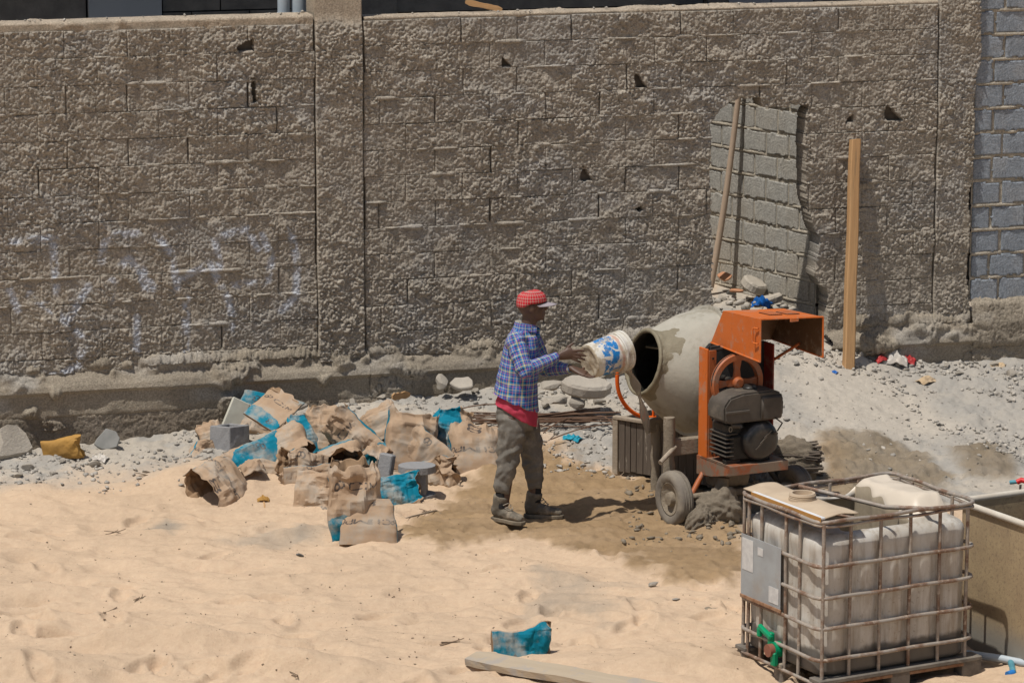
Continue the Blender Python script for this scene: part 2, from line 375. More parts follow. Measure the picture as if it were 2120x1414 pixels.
def wall_col(l, z, h):
    t = fbm(l * 2.3, z * 2.9, 131, 5, 0.6); g = sst(0.5, 0.68, t)
    t2 = fbm(l * 14, z * 14, 132, 4, 0.6)
    c = np.stack([0.374 - 0.010 * g, 0.333 + 0.004 * g, 0.278 + 0.022 * g], 1) * (0.78 + 0.44 * t2)[:, None]
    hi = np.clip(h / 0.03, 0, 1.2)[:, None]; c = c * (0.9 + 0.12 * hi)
    m = (graf(l, z) * sst(0.28, 0.55, fbm(l * 16, z * 16, 133, 3)) * 0.8)[:, None]
    return c * (1 - m) + np.array([0.55, 0.58, 0.64]) * m
OPEN = [(1.706, 0.4), (1.706, 0.94), (1.69, 1.4), (1.665, 1.9), (1.668, 2.46), (1.75, 2.585), (1.84, 2.63), (1.915, 2.661), (2.09, 2.662), (2.10, 2.59), (2.33, 2.578), (2.36, 2.60), (2.50, 2.59),
        (2.485, 2.40), (2.47, 2.27), (2.49, 2.05), (2.50, 1.786), (2.56, 1.60), (2.62, 1.48), (2.60, 1.33), (2.575, 1.18), (2.62, 1.10), (2.70, 1.05), (2.70, 0.75), (2.66, 0.4)]
CUTS = [[(3.17, 2.47), (3.19, 2.57), (3.33, 2.44), (3.2, 2.44)], [(1.02, 2.82), (1.03, 2.90), (1.12, 2.78), (1.03, 2.785)], [(-2.23, 3.2), (-2.1, 3.27), (-2.1, 3.17), (-2.2, 3.16)],
        [(0.57, 2.06), (0.59, 2.17), (0.66, 2.05), (0.6, 2.04)], [(-0.09, 2.98), (-0.09, 3.06), (-0.01, 2.985), (-0.05, 2.98)], [(-2.12, 2.96), (-2.09, 2.96), (-2.08, 2.78), (-2.11, 2.78)], [(2.84, 2.44), (2.9, 2.5), (2.9, 2.44)],
        [(1.04, 1.8), (1.07, 1.82), (1.09, 1.79), (1.06, 1.775)]]
def rough_slab(l0, l1, z0, z1, base=0.0, amp=1.0, thick=0.19, opening=False, res=0.0078, tilt=(0, 0), hfn=None, colfn=None, ragged=None):
    """one piece of wall: a rough, lit front in wall coordinates (x along, y into the wall, z up) with its sides; origin at its centre"""
    nl = max(3, int((l1 - l0) / res) + 1); nz = max(3, int((z1 - z0) / res) + 1)
    L, Z = np.meshgrid(np.linspace(l0, l1, nl), np.linspace(z0, z1, nz)); l, z = L.ravel(), Z.ravel()
    h = (hfn or rough_h)(l, z) * amp
    e = np.minimum.reduce([l - l0, l1 - l]); hh = h * sst(0.0, 0.010, e + 0.006)
    y = -(base + hh + tilt[0] * (l - (l0 + l1) / 2) + tilt[1] * (z - (z0 + z1) / 2))
    col = (colfn or wall_col)(l, z, h)
    jl = l + 0.012 * (vn(l * 30, z * 30, 140) - 0.5); jz = z + 0.012 * (vn(l * 30, z * 30, 141) - 0.5)
    kill = np.zeros(len(l), bool)
    for c in CUTS:
        if min(q[0] for q in c) < l1 and max(q[0] for q in c) > l0 and min(q[1] for q in c) < z1 and max(q[1] for q in c) > z0:
            kill |= inpoly(jl, jz, c)
    if opening: kill |= inpoly(jl + 0.02 * (fbm(l * 12, z * 12, 142) - .5), jz, OPEN)
    if ragged is not None: kill |= ragged(l, z)
    id_ = np.arange(nl * nz).reshape(nz, nl)
    q = np.stack([id_[:-1, :-1], id_[:-1, 1:], id_[1:, 1:], id_[1:, :-1]], -1).reshape(-1, 4)
    q = q[~kill[q].any(1)]
    if len(q) < 6: return None
    # boundary edges get sides going back into the wall
    E = np.concatenate([q[:, [0, 1]], q[:, [1, 2]], q[:, [2, 3]], q[:, [3, 0]]]); key = np.sort(E, 1); kk = key[:, 0] * (nl * nz) + key[:, 1]
    u, inv, cnt = np.unique(kk, return_inverse=True, return_counts=True); B = E[cnt[inv] == 1]
    bv = np.unique(B); mp = np.full(nl * nz, -1); mp[bv] = np.arange(len(bv)) + nl * nz
    v = np.stack([l, y, z], 1); vb = v[bv].copy(); vb[:, 1] = thick
    sides = np.stack([B[:, 1], B[:, 0], mp[B[:, 0]], mp[B[:, 1]]], 1)
    V = np.concatenate([v, vb]); Cc = np.concatenate([col, col[bv] * (0.45 if opening else 0.95)]); F = np.concatenate([q, sides])  # sides around the doorway darken inward: shade of the reveal put into the colour
    used = np.unique(F); re = np.full(len(V), -1); re[used] = np.arange(len(used))
    cen = np.array([(l0 + l1) / 2, 0, (z0 + z1) / 2])
    return V[used] - cen, re[F], Cc[used], cen
k = NT('roughcast')
c = k.mix(0.55, k.attr(), k.mix(k.ramp(k.noise(75, 6, 0.7), .3, .7), (0.2, 0.2, 0.2), (0.8, 0.8, 0.8)), 'OVERLAY')
k.bump(k.noise(85, 8, 0.75), 0.9, 0.014)
m_rough = k.fin(c, 0.95, 0, 0.1)
def wall_root(name, l, label):
    o = empty(name, tuple(WO + np.array([CT * l, ST * l, 0])), TH); tag(o, label, 'wall', kind='thing'); return o
def add_piece(root, l_root, name, data, mat=None):
    if data is None: return None
    V, F, Cc, cen = data
    return put(name, mesh_np(name, V, F, True, Cc), mat or m_rough, root, (cen[0] - l_root, 0, cen[2]))
def courses(root, lr, l0, l1, ztop, zbot, pitch, zfirst, L, off_odd, off_even, opening=False):
    """lay the courses from the top down; joints as slits, some of them buttered over"""
    z1 = ztop; zb = zfirst; row = 0
    while z1 > zbot + 0.03:
        zlo = max(zb, zbot); j = off_odd if row % 2 == 0 else off_even
        wob = random.uniform(-0.004, 0.004)
        ed = [l0] + [x for x in np.arange(l0 - 1 + ((j - l0) % L), l1 + L, L) if l0 + 0.07 < x < l1 - 0.07] + [l1]
        ed = [ed[0]] + [x + random.uniform(-0.008, 0.008) for x in ed[1:-1]] + [ed[-1]]
        for a, b in zip(ed[:-1], ed[1:]):
            ga = random.choice([-0.006, -0.006, -0.004, 0.0005, 0.003, 0.006]); gb = random.choice([-0.006, -0.006, -0.004, 0.0005, 0.003, 0.005])
            gt = random.choice([0.0, 0.0, 0.003, 0.005]); 
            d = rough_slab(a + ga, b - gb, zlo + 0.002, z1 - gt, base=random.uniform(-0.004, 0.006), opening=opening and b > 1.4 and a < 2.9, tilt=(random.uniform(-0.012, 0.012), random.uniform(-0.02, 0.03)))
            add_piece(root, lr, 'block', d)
        # the bed joint under the course: mortar squeezed out here and there
        z1 = zlo; zb = zlo - pitch; row += 1
    return
def bed_lines(root, lr, l0, l1, zs, opening=False):
    for z in zs:
        n = int((l1 - l0) / 0.012); l = np.linspace(l0 + 0.004, l1 - 0.004, n)
        zz = z + 0.006 * (fbm(l * 3, l * 0 + z * 7, 151) - 0.5)
        out = sst(0.43, 0.66, fbm(l * 3.4, l * 0 + z * 31, 152, 4, 0.6)) * 0.036 * (0.4 + 1.0 * vn(l * 16, l * 0 + z * 3, 153)) - 0.006
        hw = 0.007 + 0.011 * sst(0.4, 0.7, fbm(l * 5, l * 0 + z * 13, 154, 3)) + 0.005 * vn(l * 30, l * 0 + z, 155)
        prof = [(0.030, -1.0), (-0.2, -1.0), (-0.9, -0.55), (-1.0, 0.1), (-0.8, 0.7), (-0.2, 1.0), (0.030, 1.0)]
        V = []
        for (yy, zf) in prof:
            y = np.where(yy > 0, yy, yy * (out + 0.008) - 0.004) + 0.004 * (vn(l * 50, l * 0 + zf * 3 + z * 9, 156) - 0.5)
            V.append(np.stack([l, y, zz + zf * hw], 1))
        V = np.stack(V, 0); m = len(prof); V = V.reshape(-1, 3); id_ = np.arange(m * n).reshape(m, n)
        q = np.stack([id_[:-1, :-1], id_[1:, :-1], id_[1:, 1:], id_[:-1, 1:]], -1).reshape(-1, 4)
        if opening: q = q[~inpoly(V[q[:, 0], 0], V[q[:, 0], 2], [(a, b) for a, b in OPEN])]
        col = wall_col(V[:, 0], V[:, 2], np.full(len(V), 0.02)) * 1.02
        V = V - np.array([lr, 0, 0])
        put('mortar_bed', mesh_np('mortar_bed', V, q, True, col), m_rough, root)
m_core = simple('mortar_core', (0.10, 0.085, 0.07), (0.16, 0.14, 0.115), 20)
def core(root, lr, boxes):
    mb = MB()
    for (a, b, z0, z1) in boxes: mb.box(((a + b) / 2 - lr, 0.10, (z0 + z1) / 2), (b - a, 0.13, z1 - z0))
    mb.build('core', m_core, root)
Z_LEDGE = 0.70
wl = wall_root('block_wall', -2.85, 'roughcast block wall left of the tall joint, with faded white scrawls')
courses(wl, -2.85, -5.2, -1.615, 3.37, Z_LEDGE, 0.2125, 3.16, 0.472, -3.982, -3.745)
bed_lines(wl, -2.85, -5.2, -1.615, [3.16 - 0.2125 * i for i in range(12)])
core(wl, -2.85, [(-5.2, -1.62, -0.3, 3.36)])
wr = wall_root('block_wall', 1.2, 'roughcast block wall right of the tall joint, broken open by a doorway')
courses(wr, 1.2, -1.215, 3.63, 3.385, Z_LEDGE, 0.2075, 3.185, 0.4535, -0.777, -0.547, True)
bed_lines(wr, 1.2, -1.215, 3.63, [3.185 - 0.2075 * i for i in range(12)], True)
core(wr, 1.2, [(-1.21, 1.60, -0.3, 3.37), (2.78, 3.62, -0.3, 3.37), (1.60, 2.78, 2.70, 3.37)])
# cement coping along both tops, crumbs of mortar on it
k = NT('pale_mortar'); c = k.mix(k.ramp(k.noise(14, 6, 0.6), 0.35, 0.65), (0.40, 0.34, 0.27), (0.50, 0.44, 0.36)); k.bump(k.noise(70, 7, 0.7), 0.6, 0.008); m_mortar = k.fin(c, 0.95, 0, 0.1)
def lumpy_strip(l0, l1, prof, seed, amp, res=0.0095, yref=0.0):
    """a run of hand-thrown mortar: prof [(y, z)] swept along the wall and roughened"""
    n = int((l1 - l0) / res) + 1; l = np.linspace(l0, l1, n); P_ = []
    s = np.concatenate([[0], np.cumsum([math.hypot(b[0] - a[0], b[1] - a[1]) for a, b in zip(prof[:-1], prof[1:])])]); m = max(3, int(s[-1] / res))
    t = np.linspace(0, s[-1], m); py = np.interp(t, s, [p[0] for p in prof]); pz = np.interp(t, s, [p[1] for p in prof])
    L, T = np.meshgrid(l, t); Y = np.repeat(py[:, None], n, 1); Zz = np.repeat(pz[:, None], n, 1)
    big = fbm(L * 2.2, T * 3 + seed, seed, 4, 0.6) - 0.5; lum = np.clip(1 - 1.15 * worley(L * 9, T * 9, seed + 1), 0, 1); sm = np.clip(1 - 1.15 * worley(L * 24, T * 24, seed + 2), 0, 1)
    crk = np.abs(2 * fbm(L * 4.1, T * 4.1 + seed, seed + 7, 5, .6) - 1); slop = sst(.42, .58, fbm(L * 2.6, T * 3.4 + seed, seed + 9, 4, .6) + .5 * (np.clip((T - .30) / .5, 0, 1) - .35))
    gr = rough_h(L.ravel() + seed, T.ravel()).reshape(L.shape)
    d = -amp * 0.5 * sst(.04, .0, crk) * sst(.5, .6, fbm(L * 1.3, T * 1.3, seed + 11)) + 0.12 * amp * (fbm(L * 38, T * 38, seed + 8, 3, .6) - .5) + (gr * 1.1 + amp * (0.5 * lum * vn(L * 3, T * 3, seed + 3) + .35)) * slop * min(1.0, amp / .03) + amp * 1.2 * big
    dy = np.gradient(py, t); dz = np.gradient(pz, t); nn = np.hypot(dy, dz) + 1e-9
    Y = Y - d * (dz / nn)[:, None] * 1.0; Zz = Zz + d * (dy / nn)[:, None] * 1.0
    V = np.stack([L.ravel(), Y.ravel(), Zz.ravel()], 1); id_ = np.arange(n * m).reshape(m, n)
    q = np.stack([id_[:-1, :-1], id_[:-1, 1:], id_[1:, 1:], id_[1:, :-1]], -1).reshape(-1, 4)
    return V, q, d
def strip_obj(name, root, lr, l0, l1, prof, seed, amp, colf, mat=None, mask=None):
    V, q, d = lumpy_strip(l0, l1, prof, seed, amp)
    if mask is not None: q = q[~mask(V[q[:, 0], 0], V[q[:, 0], 2])]
    col = colf(V[:, 0], V[:, 2], d); V = V - np.array([lr, 0, 0])
    return put(name, mesh_np(name, V, q, True, col), mat or m_rough, root)
def cop_col(l, z, d): return np.stack([0.42 + 0 * l, 0.35 + 0 * l, 0.27 + 0 * l], 1) * (0.8 + 0.4 * fbm(l * 12, z * 12, 161))[:, None]
strip_obj('coping', wl, -2.85, -5.2, -1.62, [(-0.016, 3.355), (-0.020, 3.425), (0.0, 3.44), (0.20, 3.44), (0.2, 3.35)], 171, 0.012, cop_col)
strip_obj('coping', wr, 1.2, -1.21, 3.63, [(-0.004, 3.38), (-0.010, 3.40), (0.0, 3.41), (0.20, 3.41), (0.2, 3.35)], 172, 0.010, cop_col)
# footing: a ledge of slopped mortar, a concrete plinth below it
def foot_col(l, z, d):
    t = fbm(l * 3, z * 5, 165, 5, 0.6); c = np.stack([0.325 + 0 * l, 0.28 + 0 * l, 0.22 + 0 * l], 1) * (0.7 + 0.55 * t)[:, None]
    g = sst(0.55, 0.75, fbm(l * 1.7, z * 4, 166))[:, None] * 0.6; c = c * (1 - g) + np.array([0.38, 0.36, 0.33]) * g
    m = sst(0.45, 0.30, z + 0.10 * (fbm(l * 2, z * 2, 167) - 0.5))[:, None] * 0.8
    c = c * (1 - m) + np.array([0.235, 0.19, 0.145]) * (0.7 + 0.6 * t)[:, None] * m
    return c
def open_mask(l, z): return (l > 1.70 + 0.04 * np.sin(z * 31)) & (l < 2.68 + 0.04 * np.sin(z * 23))
for nm, root, lr, a, b, sd in (('footing', wl, -2.85, -5.2, -1.2, 181), ('footing', wr, 1.2, -1.2, 4.0, 191)):
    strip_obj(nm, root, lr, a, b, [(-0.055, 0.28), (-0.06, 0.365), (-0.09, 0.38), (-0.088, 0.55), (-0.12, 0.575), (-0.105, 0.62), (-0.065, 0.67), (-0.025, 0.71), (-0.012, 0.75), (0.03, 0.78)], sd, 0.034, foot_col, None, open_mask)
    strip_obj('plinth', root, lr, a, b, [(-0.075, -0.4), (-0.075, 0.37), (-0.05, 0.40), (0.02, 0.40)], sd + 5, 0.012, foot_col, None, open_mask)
# concrete columns cast between the panels, roughcast below, bare at the head
def colm_h(l, z): return rough_h(l, z) * sst(3.44, 3.30, z + 0.1 * (vn(l * 9, z * 0, 175) - .5)) * 1.15 + 0.004
def colm_c(l, z, h):
    c = wall_col(l, z, h); m = sst(3.33, 3.42, z + 0.1 * (vn(l * 9, z * 0, 175) - .5))[:, None]
    s = (0.75 + 0.5 * fbm(l * 26, z * 2.5, 176, 4, 0.6))[:, None]
    return c * (1 - m) + np.array([0.40, 0.335, 0.26]) * s * m
cl = wall_root('concrete_column', -1.42, 'concrete column between the two roughcast walls, bare at its head'); cl['category'] = 'column'
add_piece(cl, -1.42, 'shaft', rough_slab(-1.605, -1.228, 0.69, 3.95, base=0.012, thick=0.28, hfn=colm_h, colfn=colm_c))
cr = wall_root('concrete_column', 3.79, 'roughcast column at the right end of the wall beside bare grey blocks'); cr['category'] = 'column'
def rag(l, z): return l > 3.955 + 0.03 * (fbm(z * 4, z * 0, 177) - 0.5) * 2 + 0.05 * sst(2.75, 2.95, z)
def colr_c(l, z, h):
    c = wall_col(l, z, h); m = (sst(3.86, 3.92, l + 0.08 * (fbm(l * 3, z * 3, 178) - 0.5)) * sst(2.7, 2.5, z))[:, None] * 0.8
    return c * (1 - m) + np.array([0.39, 0.345, 0.28]) * m
add_piece(cr, 3.79, 'shaft', rough_slab(3.642, 4.06, 0.69, 3.7, base=0.010, amp=1.1, thick=0.2, colfn=colr_c, ragged=rag))
# ------------------------------------------------------------------ bare block walls
def block_h(l, z): return 0.004 * fbm(l * 40, z * 40, 201, 3, 0.6) + 0.003 * fbm(l * 9, z * 9, 202)
def make_blockwall(name, label, root, lr, l0, l1, z0, ztop, pitch, L, offs, gap, colf, mcol, jl=0.012, cat='wall'):
    o = root; row = 0; z = ztop
    while z - pitch > z0 - 0.05:
        off = offs[row % 2]; ed = [l0] + [x for x in np.arange(l0 - 2 + ((off - l0) % L), l1 + L, L) if l0 + 0.05 < x < l1 - 0.05] + [l1]
        for a, b in zip(ed[:-1], ed[1:]):
            w = gap * random.uniform(0.6, 1.6)
            seed = random.random() * 50
            def ragf(l, zz, a=a, b=b, z=z, seed=seed):
                e = np.minimum.reduce([l - a, b - l, z - zz, zz - (z - pitch)])
                return e < 0.001 + 0.010 * fbm(l * 22 + seed, zz * 22, 203, 3)
            add_piece(o, lr, 'block', rough_slab(a + w / 2 - .004, b - w / 2 + .004, z - pitch + jl / 2, z - jl / 2, base=random.uniform(-.002, .004), thick=0.06, hfn=block_h, colfn=colf, ragged=ragf, res=0.012))
        z -= pitch; row += 1
    # mortar between the blocks, struck off roughly and standing proud in places
    nl = int((l1 - l0) / 0.012); nz = int((ztop - z0) / 0.012)
    Lg, Zg = np.meshgrid(np.linspace(l0, l1, nl), np.linspace(z0, ztop + 0.02, nz)); l, zz = Lg.ravel(), Zg.ravel()
    rowf = (ztop - zz) / pitch; dist = np.abs(rowf - np.round(rowf)) * pitch
    pro = sst(0.022, 0.004, dist) * sst(0.35, 0.6, fbm(l * 4, zz * 2, 205, 3)) * 0.020 + 0.006 * fbm(l * 20, zz * 20, 206, 3) - 0.006
    V = np.stack([l - lr, 0.004 - pro, zz], 1); id_ = np.arange(nl * nz).reshape(nz, nl)
    q = np.stack([id_[:-1, :-1], id_[:-1, 1:], id_[1:, 1:], id_[1:, :-1]], -1).reshape(-1, 4)
    put('mortar', mesh_np('mortar', V, q, True, mcol(l, zz)), m_rough, o)
    MB().box(((l0 + l1) / 2 - lr, 0.15, (z0 + ztop) / 2), (l1 - l0, 0.16, ztop - z0)).build('core', m_core, o)
def blue_c(l, z, h): return np.array([0.265, 0.295, 0.335]) * (0.7 + 0.6 * fbm(l * 30, z * 30, 211, 4, 0.7))[:, None] + 0.05 * sst(0.5, 0.8, fbm(l * 5, z * 5, 212))[:, None] * np.array([1, .8, .55])
def tanm(l, z): return np.array([0.41, 0.365, 0.295]) * (0.75 + 0.5 * fbm(l * 12, z * 12, 213, 4))[:, None]
gw = wall_root('block_wall', 3.98, 'bare blue grey block wall at the right edge of the photo'); gw.rotation_euler.z = R(17)
make_blockwall('block_wall', '', gw, 3.98, 3.97, 5.9, 0.90, 3.725, 0.203, 0.325, (4.195, 4.287), 0.02, blue_c, tanm)
strip_obj('footing', gw, 3.98, 3.97, 5.9, [(-0.05, -0.4), (-0.05, 0.52), (-0.075, 0.55), (-0.07, 0.72), (-0.02, 0.86), (0.03, 0.89)], 221, 0.025, foot_col)
def grey_c(l, z, h):
    c = np.array([0.375, 0.365, 0.335]) * (0.75 + 0.5 * fbm(l * 30, z * 30, 214, 4, 0.7))[:, None]
    m = (sst(0.4, 0.75, fbm(l * 2, z * 2, 215, 4)) * 0.7 + 0.5 * sst(1.5, 0.8, z)).clip(0, 1)[:, None]; return c * (1 - m * 0.6) + np.array([0.37, 0.32, 0.25]) * m * 0.6
Qi = WO + np.array([2.75 * CT - .6 * ST, 2.75 * ST + .6 * CT, 0])
iw = empty('block_wall', tuple(Qi), R(-54)); tag(iw, 'bare grey block wall seen through the broken doorway', 'wall', kind='thing')
make_blockwall('block_wall', '', iw, 0, -2.0, 0.12, 0.43, 3.035, 0.2, 0.297, (-0.33, -0.48), 0.007, grey_c, tanm)

# ------------------------------------------------------------------ unfinished building behind the wall
def wallP(l, d, z): return np.array([WO[0] + CT * l - ST * d, WO[1] + ST * l + CT * d, z])
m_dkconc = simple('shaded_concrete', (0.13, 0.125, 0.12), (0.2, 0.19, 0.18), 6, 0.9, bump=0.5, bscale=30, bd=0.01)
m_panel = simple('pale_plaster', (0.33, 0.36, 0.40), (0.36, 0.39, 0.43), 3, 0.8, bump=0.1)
m_void = simple('dark_interior', (0.03, 0.03, 0.03), (0.05, 0.05, 0.05), 2)  # near black colour painted in for the darkness of unlit insides
DB = 2.6
bl = empty('building', tuple(wallP(0.745, DB, 0)), TH); tag(bl, 'shaded unfinished concrete building standing behind the block wall', 'building')
def bbox(name, l0, l1, d0, d1, z0, z1, m): return MB().box(((l0 + l1) / 2, (d0 + d1) / 2, (z0 + z1) / 2), (l1 - l0, d1 - d0, z1 - z0)).build(name, m, bl)
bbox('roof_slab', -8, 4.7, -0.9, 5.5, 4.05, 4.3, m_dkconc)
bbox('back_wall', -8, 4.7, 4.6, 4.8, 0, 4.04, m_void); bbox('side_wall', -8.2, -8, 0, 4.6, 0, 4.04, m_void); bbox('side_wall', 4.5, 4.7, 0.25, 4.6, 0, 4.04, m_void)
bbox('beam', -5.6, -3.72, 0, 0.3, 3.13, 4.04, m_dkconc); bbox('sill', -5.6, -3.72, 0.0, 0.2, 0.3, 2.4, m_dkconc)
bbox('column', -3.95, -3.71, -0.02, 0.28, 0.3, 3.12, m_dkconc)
bbox('plaster_panel', -3.70, -3.08, -0.03, 0.2, 0.3, 4.04, m_panel)
row = 0
for z in np.arange(2.43, 4.0, 0.2):
    for l in np.arange(-3.07 - (0.25 if row % 2 else 0.0), -1.36, 0.5):
        a = max(l, -3.07) + .006; b = min(l + 0.5, -1.36) - .006
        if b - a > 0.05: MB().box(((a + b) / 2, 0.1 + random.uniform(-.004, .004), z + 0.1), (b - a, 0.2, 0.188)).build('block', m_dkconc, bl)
    row += 1
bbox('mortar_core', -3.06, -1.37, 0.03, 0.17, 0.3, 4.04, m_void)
bbox('column', -1.35, -1.04, -0.04, 0.3, 0.3, 4.04, m_dkconc)
bbox('beam', -1.03, 1.75, 0.0, 0.3, 3.175, 4.04, m_dkconc); bbox('sill', -1.03, 1.75, 0.0, 0.2, 0.3, 2.4, m_dkconc)
row = 0
for z in np.arange(2.46, 4.0, 0.2):
    for l in np.arange(1.76 - (0.2 if row % 2 else 0.0), 4.48, 0.4):
        a = max(l, 1.76) + .006; b = min(l + 0.4, 4.5) - .006
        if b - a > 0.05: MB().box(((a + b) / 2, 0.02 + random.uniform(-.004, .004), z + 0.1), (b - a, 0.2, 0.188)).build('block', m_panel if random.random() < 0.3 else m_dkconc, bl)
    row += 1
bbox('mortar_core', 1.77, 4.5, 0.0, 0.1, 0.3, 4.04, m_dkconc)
m_pipe = simple('grey_pipe', (0.36, 0.42, 0.47), (0.44, 0.49, 0.53), 5, 0.5, bump=0.1)
for i, (x, r, lab) in enumerate([(594, 0.048, 'thinner grey drain pipe behind the wall top, further from the column'), (626, 0.06, 'thicker grey drain pipe behind the wall top, close to the column')]):
    q = wallP((x - 1060) / 258.0 + .05, 0.42, 0); pp = empty('drain_pipe', (q[0], q[1], 0.4)); tag(pp, lab, 'pipe')
    MB().tube([(0, 0, 0), (0, 0, 3.6)], r, 20).build('pipe', m_pipe, pp, 40)
    MB().lathe([(2.98, r + .001), (2.98, r + .006), (3.0, r + .008), (3.02, r + .006), (3.02, r + .001)], 20).build('collar', m_pipe, pp, 40)
k = NT("raw_wood")
ring = k.noise(3.0, 4, 0.6, k.stretch(14, 14, 0.6), 1.5); c = k.mix(ring, (0.36, 0.195, 0.085), (0.56, 0.355, 0.18)); c = k.mix(k.ramp(k.noise(60, 3, 0.6, k.stretch(1, 1, .04)), .55, .7), c, (0.30, 0.19, 0.10))
k.bump(k.noise(40, 5, 0.6, k.stretch(3, 3, .2)), 0.4, 0.004); m_wood = k.fin(c, 0.8, 0, 0.25)
k = NT('grey_wood'); c = k.mix(k.noise(4, 5, 0.6, k.stretch(0.5, 9, 9), 1.0), (0.20, 0.16, 0.12), (0.38, 0.32, 0.25)); c = k.mix(k.ramp(k.noise(7, 6, 0.7), 0.45, 0.7), c, (0.44, 0.37, 0.29))
k.bump(k.noise(60, 6, 0.7, k.stretch(.25, 2, 2)), 0.6, 0.006); m_gwood = k.fin(c, 0.9, 0, 0.15)
def batten(name, a, b, w, t, mat, lab, cat, bend=0.0, group=None):
    """a split stick of wood from a to b"""
    a, b = Vector(a), Vector(b); L = (b - a).length; n = 8; mb = MB(); v = []; rg = random.Random(int(L * 1e4))
    for i in range(n + 1):
        u = i / n - .5; ww = w * (1 - 0.25 * rg.random() - (0.5 if i in (0, n) else 0)); tt = t * (1 - 0.2 * rg.random())
        oy = bend * (1 - 4 * u * u)
        for (p, q) in ((-.5, -.5), (.5, -.5), (.5, .5), (-.5, .5)): v.append((p * ww, q * tt + oy, u * L))
    f = [(i * 4 + j, i * 4 + (j + 1) % 4, i * 4 + 4 + (j + 1) % 4, i * 4 + 4 + j) for i in range(n) for j in range(4)] + [(3, 2, 1, 0), tuple(n * 4 + j for j in range(4))]
    mb.add(v, f); o = mb.build(name, mat); o.matrix_world = axis_M((a + b) / 2, b - a); tag(o, lab, cat, group); return o
batten('broken_batten', wallP(-.34, 0.16, 3.49), wallP(-0.06, 0.07, 3.43), 0.05, 0.02, m_wood, 'splintered wooden batten lying on top of the wall', 'wood scrap')
# leaning timbers
q0 = wallP(2.767, -0.35, 0); top = wallP(2.895, -0.085, 2.30)
pb = MB(); n = 10
for (p0, p1) in [((q0[0] + 0.0, q0[1], gzi(q0[0], q0[1]) - .05), top)]:
    a, b = Vector(p0), Vector(p1); L = (b - a).length
    prof = [(-.043, -.032), (-.035, -.04), (.03, -.038), (.04, -.03), (.042, .03), (.034, .038), (-.034, .038), (-.042, .03)]; v = []; 
    for i in range(n + 1):
        z = i / n * L; w = 0.003 * math.sin(i * 1.3)
        v += [(x * (1.08 - 0.10 * i / n) + w, y, z + (0.01 * (x > 0) if i == n else 0)) for x, y in prof]
    m = len(prof); f = [(i * m + j, i * m + (j + 1) % m, i * m + m + (j + 1) % m, i * m + m + j) for i in range(n) for j in range(m)] + [tuple(range(m - 1, -1, -1)), tuple(n * m + j for j in range(m))]
    o = MB().add(v, f).build('timber_post', m_wood, None, 30); o.matrix_world = axis_M(a, b - a, (CT, ST, 0)); tag(o, 'tall sawn timber post leaning on the wall right of the doorway', 'post')
k = NT('weathered_pole'); c = k.mix(k.noise(5, 5, 0.6, k.stretch(6, 6, .6)), (0.36, 0.265, 0.19), (0.50, 0.385, 0.29)); k.bump(k.noise(30, 4, 0.6), 0.4, 0.005); m_pole = k.fin(c, 0.9)
def inner_pt(x, y, off):
    nn = np.array([-.809, -.588, 0]); a_ = (x - 1060) / FPX; b_ = (y - 707) / FPX
    d_ = np.array([a_, math.cos(PITCH) - b_ * math.sin(PITCH), -math.sin(PITCH) - b_ * math.cos(PITCH)]); q = Qi + nn * off; return CAM + d_ * (np.dot(q - CAM, nn) / np.dot(d_, nn))
a, b = inner_pt(1471, 595, .26), inner_pt(1534, 180, .05)
MB().tube([a + (b - a) * t + np.array([0.012 * math.sin(t * 4), 0, 0]) for t in np.linspace(0, 1, 9)], [0.030 - 0.006 * t for t in np.linspace(0, 1, 9)], 10).build('wooden_pole', m_pole, None, 60)
tag(bpy.data.objects['wooden_pole'], 'slim round wooden pole leaning inside the broken doorway', 'pole')
# ------------------------------------------------------------------ concrete mixer
def paint(name, base, base2, dusta, wear=(0.5, 0.68), rough=0.55, dustc=(0.33, 0.27, 0.21)):
    k = NT(name); c = k.mix(k.noise(3, 4, 0.6), base, base2)
    c = k.mix(k.math('MULTIPLY', k.ramp(k.noise(9, 8, 0.7), *wear), dusta), c, dustc)
    c = k.mix(k.math('MULTIPLY', k.ramp(k.noise(26, 6, 0.75, k.stretch(1, 1, .35)), 0.60, 0.72), 0.75), c, (0.10, 0.045, 0.025))
    k.bump(k.noise(40, 6, 0.6), 0.25, 0.003); return k.fin(c, rough, 0, 0.4)
m_orange = paint('dusty_orange_paint', (0.62, 0.15, 0.022), (0.50, 0.11, 0.018), 0.55)
m_orange2 = paint('grimy_orange_paint', (0.42, 0.11, 0.03), (0.30, 0.09, 0.03), 0.7, (0.48, 0.66), dustc=(0.22, 0.17, 0.13))
m_grime = paint('grime_over_orange', (0.36, 0.095, 0.03), (0.24, 0.08, 0.035), 0.9, (0.36, 0.56), dustc=(0.20, 0.165, 0.125))
m_hoodin = paint('dark_orange_inside', (0.16, 0.085, 0.04), (0.10, 0.06, 0.035), 0.7)  # darker, browner orange for the hood's inner faces
m_ring = simple('bright_orange_tube', (0.75, 0.13, 0.01), (0.65, 0.10, 0.01), 6, 0.45, bump=0.1)
m_redflange = paint('dark_red_paint', (0.30, 0.04, 0.025), (0.20, 0.03, 0.02), 0.5)
m_black = simple('black_metal', (0.012, 0.012, 0.012), (0.03, 0.028, 0.025), 8, 0.45, bump=0.2, dust=(0.14, 0.12, 0.10), dusts=(0.5, 0.75))
m_cover = simple('dusty_dark_plastic', (0.06, 0.052, 0.044), (0.10, 0.085, 0.07), 7, 0.6, bump=0.2, dust=(0.21, 0.175, 0.135), dusts=(0.5, 0.75))
m_gloss = simple('black_gloss_cover', (0.012, 0.012, 0.013), (0.03, 0.03, 0.03), 5, 0.28, bump=0.1, dust=(0.12, 0.10, 0.085), dusts=(0.52, 0.8), spec=0.5)
